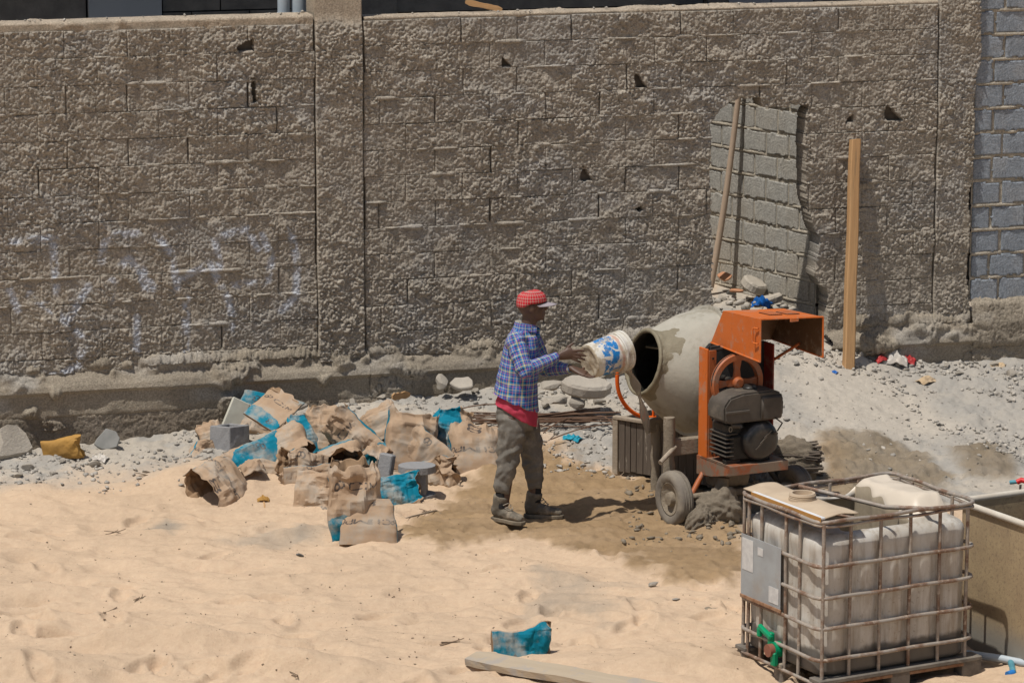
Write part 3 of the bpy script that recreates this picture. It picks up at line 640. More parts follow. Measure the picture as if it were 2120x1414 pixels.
k = NT('cement_crusted_steel'); c = k.mix(k.ramp(k.noise(3.2, 6, 0.6), .3, .7), (0.325, 0.305, 0.255), (0.41, 0.385, 0.325)); c = k.mix(k.math('MULTIPLY', k.ramp(k.noise(5, 8, 0.7, k.stretch(1, 1, .5)), 0.50, 0.64), 0.65), c, (0.24, 0.21, 0.16))
k.bump(k.noise(26, 8, 0.7), 0.45, 0.008); m_drum = k.fin(c, 0.9, 0, 0.2)
k = NT('mud_crust'); c = k.mix(k.noise(8, 6, 0.7), (0.17, 0.14, 0.105), (0.38, 0.32, 0.245)); k.bump(k.noise(28, 8, 0.75), 0.9, 0.02); m_crust = k.fin(c, 0.95, 0, 0.1)
k = NT('wet_cement'); c = k.mix(k.noise(9, 6, 0.7), (0.175, 0.15, 0.10), (0.27, 0.235, 0.165)); k.bump(k.noise(30, 6, 0.7), 0.7, 0.012); m_wetc = k.fin(c, 0.6, 0, 0.3)
m_drumin = simple('shaded_wet_drum_inside', (0.035, 0.032, 0.027), (0.06, 0.055, 0.045), 9, 0.7, bump=0.5, bscale=25, bd=0.01)  # wet cement painted near black, the deep drum's shade put into its colour
m_rubber = simple('dusty_rubber', (0.15, 0.13, 0.11), (0.24, 0.21, 0.17), 7, 0.9, bump=0.5, bscale=40, dust=(0.36, 0.31, 0.24), dusts=(0.5, 0.7))
mx = empty('concrete_mixer', (1.330, -0.030, 0.0), R(27)); tag(mx, 'orange engine driven concrete mixer with its hood propped open', 'concrete mixer')
def jitter(me, amp, sc, seed=0):
    n = len(me.vertices); co = np.empty(n * 3, np.float32); me.vertices.foreach_get('co', co); co = co.reshape(-1, 3)
    no = np.empty(n * 3, np.float32); me.vertices.foreach_get('normal', no); no = no.reshape(-1, 3)
    d = (fbm(co[:, 0] * sc + co[:, 2] * sc * .7, co[:, 1] * sc - co[:, 2] * sc * .6, seed, 4, 0.6) - 0.5) * 2 * amp
    co = co + no * d[:, None]; me.vertices.foreach_set('co', co.ravel()); me.update()
# drum
DM = Vector((-0.135, 0.53, 1.09)); DD = Vector((0.45, 0, -0.105)).normalized(); MD = axis_M(DM, DD, (0, 1, 0))
op = [(0, .232), (.02, .238), (.05, .250), (.12, .302), (.20, .354), (.28, .399), (.36, .434), (.42, .456), (.455, .463), (.465, .474), (.50, .476), (.515, .466), (.58, .452), (.66, .415), (.74, .345), (.80, .25), (.84, .12), (.85, .01)]
op2 = [(t, r) for t, r in op]; prof = []
for (t0, r0), (t1, r1) in zip(op2[:-1], op2[1:]):
    for q in (0, .5): prof.append((t0 + (t1 - t0) * q, r0 + (r1 - r0) * q))
prof.append(op2[-1]); inner = [(t + .004, max(.005, r - .014)) for t, r in op2][::-1]
dme = MB().lathe(inner + prof, 72, MD).mesh('drum', 50); jitter(dme, 0.004, 9, 3); drum = put('drum', dme, m_drum, mx); dme.materials.append(m_drumin)
for f in dme.polygons:
    if (Vector(f.center) - (DM + DD * max(0, (Vector(f.center) - DM).dot(DD)))).dot(f.normal) < 0 and (Vector(f.center) - DM).dot(DD) < .8: f.material_index = 1
rme = MB().tube([MD @ Vector((math.cos(w) * .236, math.sin(w) * .236, 0.0)) for w in np.linspace(0, 2 * math.pi, 64, endpoint=False)], .017, 10, closed=True).mesh('rim', 60); jitter(rme, 0.006, 14, 4); put('rim', rme, m_wetc, drum)
sme = MB().lathe([(.458, .466), (.458, .490), (.475, .494), (.492, .490), (.492, .466)], 72, MD).mesh('seam_ring', 40); put('seam_ring', sme, m_drum, drum)
# wet cement slopped down the mouth
V = []; nA, nT = 60, 26
for i in range(nT):
    for j in range(nA):
        w = -.35 + 3.75 * j / (nA - 1); t = 0.002 + 0.30 * i / (nT - 1)
        rr = np.interp(t, [p[0] for p in op], [p[1] for p in op])
        edge = np.interp(w, [-.35, .1, .55, 1.0, 1.6, 2.3, 2.8, 3.4], [.02, .06, .17, .13, .05, .05, .09, .02]) * (0.6 + 0.9 * float(vn(np.array([w * 5.]), np.array([1.]), 5)[0]))
        h = 0.016 * max(0.0, 1 - t / edge) ** .5 * (0.4 + float(vn(np.array([w * 9.]), np.array([t * 30]), 6)[0])) - 0.004
        V.append(MD @ Vector((math.cos(w + math.pi / 2) * (rr + h), math.sin(w + math.pi / 2) * (rr + h), t)))
F = [(i * nA + j, i * nA + j + 1, (i + 1) * nA + j + 1, (i + 1) * nA + j) for i in range(nT - 1) for j in range(nA - 1)]
MB().add(V, F).build('wet_cement_slop', m_wetc, drum, 80)
for w in np.linspace(0, 6.283, 20, endpoint=False):
    p_ = MD @ Vector((math.cos(w) * .494, math.sin(w) * .494, .475)); MB().tube([p_ - (p_ - (MD @ Vector((0, 0, .475)))).normalized() * .01, p_ + (p_ - (MD @ Vector((0, 0, .475)))).normalized() * .008], .009, 6).build('bolt', m_crust, drum)
for w in (0.4, 2.5, 4.6):
    bb = MB(); c, s = math.cos(w), math.sin(w)
    bb.plate([MD @ Vector((c * r - s * o, s * r + c * o, t)) for r, o, t in ((.24, 0, .12), (.40, .05, .42), (.27, .10, .45), (.15, .05, .20))], 0.012); bb.build('blade', m_wetc, drum)
# cabinet plates
def mxb(name, a0, a1, y0, y1, z0, z1, m, par=mx, bev=0.004): return MB().box(((a0 + a1) / 2, (y0 + y1) / 2, (z0 + z1) / 2), (a1 - a0, y1 - y0, z1 - z0), None, bev).build(name, m, par)
post = mxb('cabinet_post', .06, .075, -.06, .06, .33, 1.27, m_orange, mx, .003); mxb('front_flange', .0755, .138, -.062, -.05, .33, 1.26, m_orange2, post, .003)
MB().box((.107, -.063, .62), (.012, .006, .045)).build('slot', m_black, post)
mxb('back_plate', .14, .60, .03, .045, .47, 1.27, m_void); mxb('side_flange', .592, .604, -.10, .06, .42, 1.27, m_redflange)
tray = MB(); tray.box((.30, -.19, .462), (.50, .40, .016), None, .003); tray.box((.30, -.392, .435), (.50, .014, .07), None, .003); tray.box((.545, -.19, .435), (.014, .40, .07), None, .003)
tray.plate([(.056, .06, .33), (.056, .06, .47), (.056, -.398, .47), (.056, -.398, .405), (.056, -.15, .35)], .012)
tray.build('engine_tray', m_grime, mx)
# hood
H = dict(A=(.19, .20, 1.262), B=(.225, .0, 1.53), F=(.735, .0, 1.505), G=(.70, -.60, 1.545), C=(.18, -.60, 1.57), D=(.18, -.60, 1.262), Hh=(.705, -.60, 1.25), I=(.715, .20, 1.245))
def coplanar(p, a, b, c):
    a, b, c, p = Vector(a), Vector(b), Vector(c), Vector(p); n_ = (b - a).cross(c - a).normalized(); return tuple(p - n_ * (p - a).dot(n_))
H['G'] = coplanar(H['G'], H['B'], H['F'], H['C']); H['A'] = coplanar(H['A'], H['B'], H['C'], H['D']); H['I'] = coplanar(H['I'], H['F'], H['G'], H['Hh'])
hood = empty('hood'); hood.parent = mx
def two(name, pts, par=hood):
    """sheet metal: painted outside, darker brown inside"""
    pts = [Vector(p) for p in pts]; nn = (pts[1] - pts[0]).cross(pts[-1] - pts[0]).normalized(); ctr = Vector((.46, -.2, 1.35))
    if nn.dot(pts[0] - ctr) < 0: nn = -nn
    mb = MB().plate([p - nn * .002 for p in pts], .004); o = mb.build(name, m_orange, par); o.data.materials.append(m_hoodin)
    for f in o.data.polygons:
        if abs(f.normal.dot(nn)) > 0.6 and (Vector(f.center) - sum((p - nn * .002 for p in pts), Vector()) / len(pts)).dot(nn) < 0: f.material_index = 1
    return o
two('top_panel', [H['B'], H['F'], H['G'], H['C']]); lp = two('side_panel', [H['A'], H['B'], H['C'], H['D']]); rp = two('side_panel', [H['F'], H['G'], H['Hh'], H['I']]); two('back_panel', [H['A'], H['B'], H['F'], coplanar(H['I'], H['A'], H['B'], H['F'])])
edge = MB()
for a, b in (('C', 'G'), ('C', 'D'), ('G', 'Hh'), ('A', 'D'), ('Hh', 'I')): edge.tube([H[a], H[b]], .007, 6)
edge.build('edge_fold', m_orange, hood)
def hp(u, v, up=0.0):
    """a point of the hood's top panel"""
    a, b, c, d = Vector(H['B']), Vector(H['F']), Vector(H['G']), Vector(H['C']); p = (a * (1 - u) + b * u) * (1 - v) + (d * (1 - u) + c * u) * v
    return p + Vector((0, 0, up))
for (u0, u1) in ((.36, .56), (.64, .84)):
    vt = MB().plate([hp(u0, .36, .0032), hp(u1, .36, .0032), hp(u1, .66, .0032), hp(u0, .66, .0032)], .003).build('vent', m_black, hood)
    for i in range(6):
        w = u0 + (u1 - u0) * (i + .5) / 6
        MB().plate([hp(w - .009, .36, .0045), hp(w + .009, .36, .010), hp(w + .009, .66, .010), hp(w - .009, .66, .0045)], .003).build('louvre', m_orange2, vt)
hd = [Vector((.172, -.555, 1.50)), Vector((.152, -.555, 1.497)), Vector((.148, -.555, 1.485)), Vector((.148, -.555, 1.40)), Vector((.152, -.555, 1.388)), Vector((.172, -.555, 1.385))]
hd = [Vector((p.x, -.53 + (p.x - .172) * 1.2, p.z)) for p in hd]
MB().tube([Vector((.17, -.585, 1.50)), Vector((.163, -.54, 1.50)), Vector((.158, -.53, 1.49)), Vector((.158, -.53, 1.40)), Vector((.163, -.54, 1.39)), Vector((.17, -.585, 1.39))], .006, 8).build('handle', m_orange, hood)
MB().box((.455, -.607, 1.545), (.07, .012, .028), None, .003).build('latch', m_orange, hood)
MB().tube([(.602, -.03, 1.12), (.69, -.30, 1.30)], .011, 8).build('hood_strut', m_orange2, mx)
MB().tube([(.10, .06, 1.22), (.18, .10, 1.265)], .018, 8).tube([(.085, -.05, 1.25), (.19, -.05, 1.262)], .012, 8).build('hood_hinge', m_black, mx)
# big pulley
MP = axis_M((.245, -.17, 1.03), (0, -1, 0), (1, 0, 0)); pu = MB()
pu.lathe([(-.025, .168), (-.025, .206), (-.012, .214), (0, .200), (.012, .214), (.025, .206), (.025, .168), (-.025, .168)], 56, MP)
for i in range(4):
    w = i * math.pi / 2; M2 = MP @ Matrix.Rotation(w, 4, 'Z')
    pu.prism([(.03, -.028), (.10, -.02), (.172, -.034), (.172, .034), (.10, .02), (.03, .028)], .022, M2)
pu.lathe([(-.035, .0), (-.035, .04), (.03, .045), (.045, .03), (.045, 0)], 20, MP)
pu.build('drive_pulley', m_orange2, mx, 35)
MB().tube([(.245, -.2, 1.03), (.245, .10, 1.03)], .022, 12).build('drive_shaft', m_black, mx, 50)
bl_ = [MP @ Vector((math.cos(w) * .207, math.sin(w) * .207, 0)) for w in np.linspace(0, math.pi, 20)] + [Vector((.30, -.17, .66)), Vector((.24, -.17, .655))]
MB().tube(bl_, .008, 6, closed=True).build('belt', m_black, mx, 50)
# engine
en = empty('engine'); en.parent = mx
eb = MB(); eb.box((.275, -.215, .585), (.33, .24, .20), None, .02); eb.box((.16, -.20, .70), (.16, .22, .14), None, .02); eb.box((.40, -.20, .70), (.14, .2, .1), None, .02); eb.build('crankcase', m_black, en, 30)
for i in range(6): MB().box((.11, -.22, .53 + i * .032), (.10, .23, .009), None, .002).build('cooling_fin', m_cover, en)
sec = [(-.245, -.09), (-.25, .02), (-.20, .085), (-.09, .11), (.15, .115), (.23, .09), (.25, .03), (.245, -.085), (.20, -.105), (-.21, -.105)]
tk = MB().prism(sec, .25, axis_M((.262, -.27, .885), (0, -1, 0), (1, 0, 0))).mesh('fuel_tank')
bm = bmesh.new(); bm.from_mesh(tk); bmesh.ops.bevel(bm, geom=[e for e in bm.edges], offset=.014, segments=2, affect='EDGES'); bm.to_mesh(tk); bm.free(); smooth_by_angle(tk, 45); put('fuel_tank', tk, m_cover, en)
MB().box((.40, -.405, .875), (.17, .03, .17), None, .012).build('air_filter_cover', m_cover, en, 40)
MB().box((.12, -.40, .865), (.20, .014, .018), None, .003).build('tank_rib', m_cover, en)
MB().lathe([(0, .05), (.012, .05), (.02, .042), (.03, .04), (.03, 0)], 20, axis_M((.30, -.26, .995), (0, 0, 1))).build('fuel_cap', m_black, en, 40)
MB().lathe([(0, .15), (.05, .148), (.075, .135), (.09, .11), (.095, .06), (.088, .0)], 40, axis_M((.335, -.31, .63), (0, -1, 0), (1, 0, 0))).build('recoil_starter', m_gloss, en, 40)
for i in range(5):
    M = Matrix.Translation((.30 + .018 * i, -.405, .60 + .020 * i)) @ Matrix.Rotation(R(-40), 4, 'Y'); MB().box((0, 0, 0), (.075, .008, .007), M).build('starter_slot', m_cover, en) if i % 2 == 0 else None
MB().tube([(.10, -.35, .76), (.16, -.37, .755), (.165, -.375, .74)], .018, 10).build('carburettor', m_cover, en, 40)
MB().tube([(.085 + .012 * math.sin(i), -.36, .735 + .018 * math.cos(i * 1.0)) for i in np.linspace(0, 12, 60)], .004, 5).build('throttle_spring', m_crust, en)
for fx in (.13, .38): MB().box((fx, -.30, .485), (.12, .05, .035), None, .004).build('engine_foot', m_black, en)
MB().tube([(.44, -.42, .70), (.47, -.44, .76), (.42, -.43, .80)], .006, 6).build('spark_lead', m_black, en, 60); MB().tube([(.43, -.40, .685), (.43, -.43, .685)], .012, 8).build('pull_handle', m_cover, en, 60)
for bz in (.50, .75, 1.0, 1.20): MB().tube([(.107, -.060, bz), (.107, -.070, bz)], .008, 6).build('bolt', m_black, post)
# hand wheel behind, frame, axle, wheels
HW = Vector((.22, 1.0, .87)); hw = MB().tube([HW + Vector((math.cos(w) * .32, 0, math.sin(w) * .32)) for w in np.linspace(0, 2 * math.pi, 72, endpoint=False)], .0155, 10, closed=True)
hwo = hw.build('tilting_wheel', m_ring, mx, 60)
for i in range(3):
    w = i * 2.094 + .5; MB().tube([HW, HW + Vector((math.cos(w) * .32, 0, math.sin(w) * .32))], .011, 8).build('spoke', m_ring, hwo, 60)
MB().tube([(.22, .90, .87), (.22, 1.04, .87)], .035, 12).build('hub', m_ring, hwo, 60)
fr = MB(); fr.box((.08, .12, .53), (.46, .07, .12), None, .008); fr.box((.28, .86, .53), (.4, .07, .10), None, .008); fr.box((.30, .49, .53), (.07, .68, .09), None, .008)
fr.box((.22, .86, .72), (.10, .06, .40), None, .008); fr.box((.40, .2, .40), (.06, .06, .30), None, .006)
me = fr.mesh('frame'); put('frame', me, m_crust, mx)
def crusty(name, pts, r, par, seed, n=9, amp=0.012, mat=None, seg=14):
    """a bar thick with dried cement"""
    a, b = Vector(pts[0]), Vector(pts[-1]); pp = [a + (b - a) * (i / seg) for i in range(seg + 1)]
    me = MB().tube(pp, r, n).mesh(name, 50); jitter(me, amp, 16, seed); return put(name, me, mat or m_crust, par)
crusty('front_leg', [(-.16, .10, 0.02), (-.16, .10, .76)], .042, mx, 11, mat=m_crust)
crusty('rear_leg', [(.16, .86, 0.0), (.16, .86, .54)], .04, mx, 12)
crusty('tilt_lever', [(-.12, .08, .54), (-.30, -.02, .46)], .018, mx, 13, amp=.003, mat=m_gwood)
crusty('foot_lump', [(-.16, .08, .02), (-.10, .10, .16)], .075, mx, 14, amp=.03)
crusty('axle', [(-.20, -.10, .2), (.76, -.10, .2)], .026, mx, 15, amp=.008)
crusty('brace', [(.08, .0, .36), (-.08, -.08, .20)], .02, mx, 16, amp=.003, mat=m_orange2); crusty('brace', [(.44, -.2, .45), (.66, -.1, .22)], .02, mx, 17, amp=.003, mat=m_black)
crusty('gear_lump', [(.13, -.02, .34), (.40, .0, .30)], .10, mx, 18, amp=.03)
crusty('brick_lump', [(.12, -.14, .20), (.16, -.14, .33)], .05, mx, 19, amp=.012)
for wx, zc, sd in ((-.225, .205, 1), (.80, .14, 2)):
    MW = axis_M((wx, -.10, zc), (1, 0, 0), (0, 0, 1)); w = empty('wheel'); w.parent = mx
    tp = [(-.045, .125), (-.058, .150), (-.058, .178), (-.046, .196), (-.028, .203), (-.026, .197), (-.012, .204), (-.010, .198), (.010, .198), (.012, .204), (.026, .197), (.028, .203), (.046, .196), (.058, .178), (.058, .150), (.045, .125)]
    tm = MB().lathe(tp, 56, MW).mesh('tyre', 50); jitter(tm, .004, 22, sd); put('tyre', tm, m_rubber, w)
    rm = MB().lathe([(-.040, .128), (-.046, .118), (-.030, .10), (-.020, .055), (-.055, .045), (-.062, .02), (-.062, 0)], 36, MW).lathe([(.040, .128), (.03, .1), (.02, 0)], 36, MW).mesh('rim', 40); jitter(rm, .004, 25, sd + 5); put('rim', rm, m_crust, w)

# ------------------------------------------------------------------ old boarded trough behind the mixer
ta, tb = P(1272, 984, 0.02), P(1530, 1030, 0.02); tdir = (tb - ta)[:2]; tl = float(np.hypot(*tdir)); tr = empty('wooden_trough', (ta[0], ta[1], gz(np.array([ta[0]]), np.array([ta[1]]))[0]), math.atan2(tdir[1], tdir[0]))
tag(tr, 'old dark wooden board trough standing behind the mixer', 'trough')
k = NT('dark_wet_boards'); c = k.mix(k.noise(4, 6, 0.65, k.stretch(8, 8, .7), 1.2), (0.05, 0.038, 0.03), (0.15, 0.118, 0.09)); c = k.mix(k.ramp(k.noise(9, 6, 0.7, k.stretch(3, 3, .5)), .58, .7), c, (0.36, 0.31, 0.25)); k.bump(k.noise(40, 5, 0.6, k.stretch(3, 3, .3)), 0.6, .006); m_dkwood = k.fin(c, 0.85)
x = 0.05
while x < tl - .03:
    w = random.uniform(.05, .075)
    MB().box((x + w / 2, random.uniform(-.004, .004), .21), (w - random.uniform(.001, .006), .02, .40 + random.uniform(-.02, .01)), None, .002).build('slat', m_dkwood, tr); x += w
for y in (0.46,): MB().box((tl / 2, y, .2), (tl, .02, .40), None, .003).build('far_side', m_dkwood, tr)
MB().box((tl / 2, .23, .06), (tl, .42, .02)).build('bottom', m_dkwood, tr)
MB().box((.02, .0, .205), (.05, .05, .45), None, .004).build('corner_post', m_gwood, tr); MB().box((.01, .23, .22), (.02, .42, .38)).build('end_board', m_gwood, tr)
MB().box((tl / 2, -.005, .425), (tl, .05, .025), None, .004).build('top_rail', m_gwood, tr)
# ------------------------------------------------------------------ caged water tank
RX, RY = 0.572, 0.457
ib = empty('caged_water_tank', (2.1325, -3.955, 0.0), R(28.6)); tag(ib, 'dirty white plastic water tank in a rusty tubular cage, its top cut open', 'water tank')
k = NT('rusty_galvanised_tube'); c = k.mix(k.ramp(k.noise(6, 6, 0.65), .42, .62), (0.33, 0.29, 0.25), (0.20, 0.12, 0.08)); c = k.mix(k.ramp(k.noise(30, 6, 0.7), .52, .68), c, (0.46, 0.38, 0.30)); k.bump(k.noise(60, 6, .7), .3, .003); m_cage = k.fin(c, 0.65, 0.25, 0.4)
k = NT('dirty_translucent_plastic')
zc = k.n('ShaderNodeSeparateXYZ'); k.l(k.co, zc.inputs[0]); z_ = zc.outputs[2]
c = k.mix(k.ramp(k.noise(3.5, 6, 0.6), .35, .7), (0.56, 0.54, 0.50), (0.44, 0.405, 0.35))
c = k.mix(k.math('MULTIPLY', k.ramp(k.noise(7, 8, 0.7, k.stretch(2.2, 2.2, .3)), .43, .68), .8), c, (0.31, 0.255, 0.195))
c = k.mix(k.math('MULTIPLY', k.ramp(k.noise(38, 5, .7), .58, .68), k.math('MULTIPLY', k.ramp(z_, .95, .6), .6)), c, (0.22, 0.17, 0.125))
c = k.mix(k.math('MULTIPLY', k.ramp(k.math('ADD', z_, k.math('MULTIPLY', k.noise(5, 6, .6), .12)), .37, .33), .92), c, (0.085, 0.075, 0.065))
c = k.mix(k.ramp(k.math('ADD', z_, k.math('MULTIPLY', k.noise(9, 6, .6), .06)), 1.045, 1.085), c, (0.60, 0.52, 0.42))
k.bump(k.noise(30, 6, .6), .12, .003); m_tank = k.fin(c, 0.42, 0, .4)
k.b.inputs['Subsurface Weight'].default_value = 0.0
k = NT('stained_tank_inside'); c = k.mix(k.noise(6, 7, .7, k.stretch(3, 3, .6)), (0.24, 0.19, 0.13), (0.44, 0.37, 0.27)); k.bump(k.noise(20, 6, .7), .4, .006); m_tankin = k.fin(c, .8)
def rrect(hx, hy, r, n=200):
    """n points of a rounded rectangle, spread by arc length, counter-clockwise from +x"""
    pts = []
    for cx, cy, a0 in ((hx - r, hy - r, 0), (-hx + r, hy - r, 90), (-hx + r, -hy + r, 180), (hx - r, -hy + r, 270)):
        for q in range(13): a = R(a0 + 90 * q / 12); pts.append((cx + r * math.cos(a), cy + r * math.sin(a)))
    pts = np.array(pts + [pts[0]]); s = np.concatenate([[0], np.cumsum(np.hypot(*np.diff(pts, axis=0).T))]); t = np.linspace(0, s[-1], n, endpoint=False)
    return np.stack([np.interp(t, s, pts[:, 0]), np.interp(t, s, pts[:, 1])], 1)
NB = 220
base = rrect(.545, .43, .10, NB); hole = rrect(.24, .385, .07, NB) + np.array([-.055 , .022]); hole[:, 0] += .10 * (hole[:, 1] - .0); hole += 0.012 * np.stack([np.sin(np.arange(NB) * .37), np.cos(np.arange(NB) * .23)], 1)
nrm = base / np.linalg.norm(base, axis=1)[:, None]
V = []; rings = [(0.03, .13), (0.0, .15)] + [(0.0, z) for z in np.linspace(.17, .93, 40)] + [(.006, .955), (.02, .978), (.045, .995), (.075, 1.003)]
for ins, z in rings:
    p = base * (1 - ins / .5); side = z > .16 and z < .95
    if side:
        sq = lambda a: np.sign(np.cos(a)) * np.abs(np.cos(a)) ** .45
        fl = 0.012 * sq(base[:, 0] * 2 * math.pi / .215 + .3) * (np.abs(base[:, 1]) > .42) + 0.012 * sq(base[:, 1] * 2 * math.pi / .24) * (np.abs(base[:, 0]) > .535)
        env = sst(.17, .32, np.array([z]))[0] * (1 - sst(.80, .93, np.array([z]))[0]); band = 0.006 * math.cos(z * 2 * math.pi / .195)
        p = p + nrm * ((fl - .004) * env + band * env * .3)[:, None]
    V.append(np.column_stack([p, np.full(NB, z)]))
def toph(x, y): return 1.0 + 0.125 * sst(.12, .26, x) * sst(.56, .42, x) * sst(-.44, -.25, y) * sst(.46, .30, y) * (0.9 + .25 * vn(x * 9, y * 9, 301)) + .015 * (fbm(x * 9, y * 9, 302) - .5) + .025 * sst(.2, .36, y) * sst(.2, -.1, x)
o0 = base * (1 - .085 / .5)
for t in np.linspace(.12, 1, 14):
    p = o0 * (1 - t) + hole * t; V.append(np.column_stack([p, toph(p[:, 0], p[:, 1])]))
nout = len(V)
for z, sc in ((.985, 1.0), (.95, 1.01), (.8, 1.02), (.5, 1.03), (.30, 1.03), (.17, 1.02)):
    p = np.clip(hole * sc + np.array([.03 * (sc - 1), 0]), [-.53, -.415], [.53, .415]); V.append(np.column_stack([p, np.full(NB, z)]))
V = np.concatenate(V); nr = len(V) // NB; id_ = np.arange(nr * NB).reshape(nr, NB); F = np.stack([id_[:-1], np.roll(id_[:-1], -1, 1), np.roll(id_[1:], -1, 1), id_[1:]], -1)
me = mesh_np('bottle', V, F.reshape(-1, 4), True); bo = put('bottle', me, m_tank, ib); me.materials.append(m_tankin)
mi = np.zeros((nr - 1, NB), np.int32); mi[nout - 1:] = 1; me.polygons.foreach_set('material_index', mi.ravel())
MB().add([tuple(p) for p in V[-NB:]], [tuple(range(NB))]).build('tank_floor', m_tankin, bo)
def cage_ring(z, r, hx=RX, hy=RY, rc=.07, name='cage_rail', flat=1.0, sag=0.0):
    q = rrect(hx, hy, rc, 96); pts = [(x, y, z + sag * .004 * math.sin(i * .5)) for i, (x, y) in enumerate(q)]
    return MB().tube(pts, r, 8, closed=True).build(name, m_cage, ib, 60)
cage_ring(1.10, .0125, sag=1.0); cage_ring(1.074, .010, sag=-1)
for z in (.825, .63, .44, .245): cage_ring(z, .0125, sag=.5)
cage_ring(.095, .011)
def cage_bar(x, y, ox, oy):
    pts = [(x, y, .09), (x - ox * .004, y - oy * .004, .4), (x, y, .8), (x - ox * .002, y - oy * .002, 1.09)]; MB().tube(pts, .0115, 8).build('cage_bar', m_cage, ib, 60)
for f in (.10, .26, .56, .73): cage_bar(-RX + .012, RY - f * 2 * RY, -1, 0); cage_bar(RX - .012, RY - f * 2 * RY, 1, 0)
for f in (.025, .195, .385, .575, .765, .945): cage_bar(-RX + f * 2 * RX, -RY + .012, 0, -1); cage_bar(-RX + f * 2 * RX, RY - .012, 0, 1)
MB().tube([(-.14, RY - .01, 1.095), (-.02, .2, 1.075), (.10, -.15, 1.06), (.30, -RY + .02, 1.085)][::1], .014, 8).build('cross_bar', m_cage, ib, 60)
MB().tube([(-.36, RY - .01, 1.095), (-.30, .25, 1.05), (-.24, 0, 1.03), (-.1, -.3, 1.03), (-.06, -RY + .02, 1.085)], .010, 8).build('cross_bar', m_cage, ib, 60)
m_plate = simple('grey_metal_plate', (0.36, 0.385, 0.40), (0.30, 0.31, 0.32), 6, .5, 0.15, bump=.15, dust=(0.33, 0.29, 0.25), dusts=(.5, .75))
m_paper = simple('worn_label', (0.60, 0.59, 0.57), (0.48, 0.47, 0.46), 20, .8, bump=.1)
m_rust = simple('flaking_rust', (0.20, 0.095, 0.05), (0.33, 0.20, 0.12), 30, .9, bump=.6)
pl_ = MB().box((-RX - .014, RY - .30 * 2 * RY, .66), (.004, .45, .395), None, .001).build('label_plate', m_plate, ib)
for y, z, h, w in ((.33, .735, .20, .125), (.185, .785, .05, .06), (.03, .545, .10, .11)): MB().box((-RX - .0175, y, z), (.002, w, h)).build('sticker', m_paper, pl_)
MB().box((-RX - .016, .18, .462), (.010, .46, .022), None, .002).build('rusty_edge', m_rust, pl_)
m_green = simple('green_plastic', (0.0, 0.30, 0.13), (0.0, 0.22, 0.10), 9, .4, bump=.1); m_redcap = simple('red_brown_cap', (0.30, 0.11, 0.07), (0.22, 0.09, 0.06), 9, .6)
vv = empty('drain_valve'); vv.parent = ib
MB().tube([(-.52, .02, .205), (-.60, .02, .205)], .05, 16).build('valve_body', m_green, vv, 40); MB().tube([(-.60, .02, .205), (-.635, .02, .205)], .040, 20).build('valve_cap', m_redcap, vv, 40)
MB().box((-.60, .10, .30), (.03, .15, .035), Matrix.Rotation(R(18), 4, 'X'), .008).box((-.59, .05, .26), (.035, .04, .10), None, .008).box((-.60, -.005, .155), (.04, .045, .09), None, .01).box((-.60, .165, .285), (.034, .03, .06), None, .008).build('valve_handle', m_green, vv)
m_pallet = simple('weathered_pallet', (0.12, 0.105, 0.09), (0.21, 0.185, 0.155), 8, .85, bump=.5, dust=(0.40, 0.33, 0.25), dusts=(.55, .75))
pt = empty('pallet'); pt.parent = ib
for y in (-.42, 0, .42): MB().box((.02, y, .115), (1.20, .12, .025), None, .004).build('plank', m_pallet, pt); MB().box((.02, y, .0), (1.20, .10, .02), None, .004).build('runner', m_pallet, pt)
for x in (-.50, .02, .55):
    for y in (-.42, 0, .42): MB().box((x, y, .055), (.14, .10, .10), None, .006).build('block', m_pallet, pt)
MB().box((.0, -RY - .004, .088), (1.15, .018, .018)).build('edge_rail', m_rust, pt)
# loose panel with the filler neck lying over the left end of the cage
pn = empty('cut_tank_panel', tuple(ib.matrix_world @ Vector((0, 0, 0))) if False else (2.1325, -3.955, 1.112), R(28.6)); tag(pn, 'sandy cut out plastic panel with a round screw neck lying on the cage', 'plastic panel')
k = NT('sandy_plastic'); c = k.mix(k.ramp(k.noise(6, 6, .6), .3, .7), (0.52, 0.41, 0.29), (0.44, 0.34, 0.24)); k.bump(k.noise(60, 5, .7), .3, .004); m_sandpl = k.fin(c, .9)
m_white = simple('white_plastic_edge', (0.70, 0.72, 0.74), (0.6, 0.6, 0.6), 6, .5, bump=.05); m_amber = simple('amber_board_edge', (0.42, 0.22, 0.06), (0.34, 0.17, 0.05), 20, .6)
V = []; nx, ny = 12, 30
for j in range(ny):
    for i in range(nx):
        y = -RY + .02 + (2 * RY - .03) * j / (ny - 1); x = -RX + .02 + (.26 + .05 * math.sin(j * .45) * .3 - .10 * max(0, j / ny - .75)) * i / (nx - 1); V.append((x, y, .006 + .016 * math.sin(i / nx * 3) + .010 * float(vn(np.array([x * 12]), np.array([y * 12]), 7)[0]) + .03 * max(0, j / ny - .7)))
F = [(j * nx + i, j * nx + i + 1, (j + 1) * nx + i + 1, (j + 1) * nx + i) for j in range(ny - 1) for i in range(nx - 1)]
o = MB().add(V, F).build('panel', m_sandpl, pn, 60); md = o.modifiers.new('s', 'SOLIDIFY'); md.thickness = .006
MB().box((-RX + .025, -.05, .012), (.030, .78, .014), None, .003).build('bright_edge', m_white, pn); MB().box((-RX + .008, -.05, .004), (.004, .78, .03), None, .001).build('amber_edge', m_amber, pn)
MB().lathe([(.01, .085), (.028, .085), (.030, .080), (.036, .084), (.040, .080), (.046, .084), (.052, .080), (.058, .078), (.058, .062), (.03, .060), (.025, 0)], 36, Matrix.Translation((-.41, .0, .008))).build('screw_neck', m_sandpl, pn, 40)
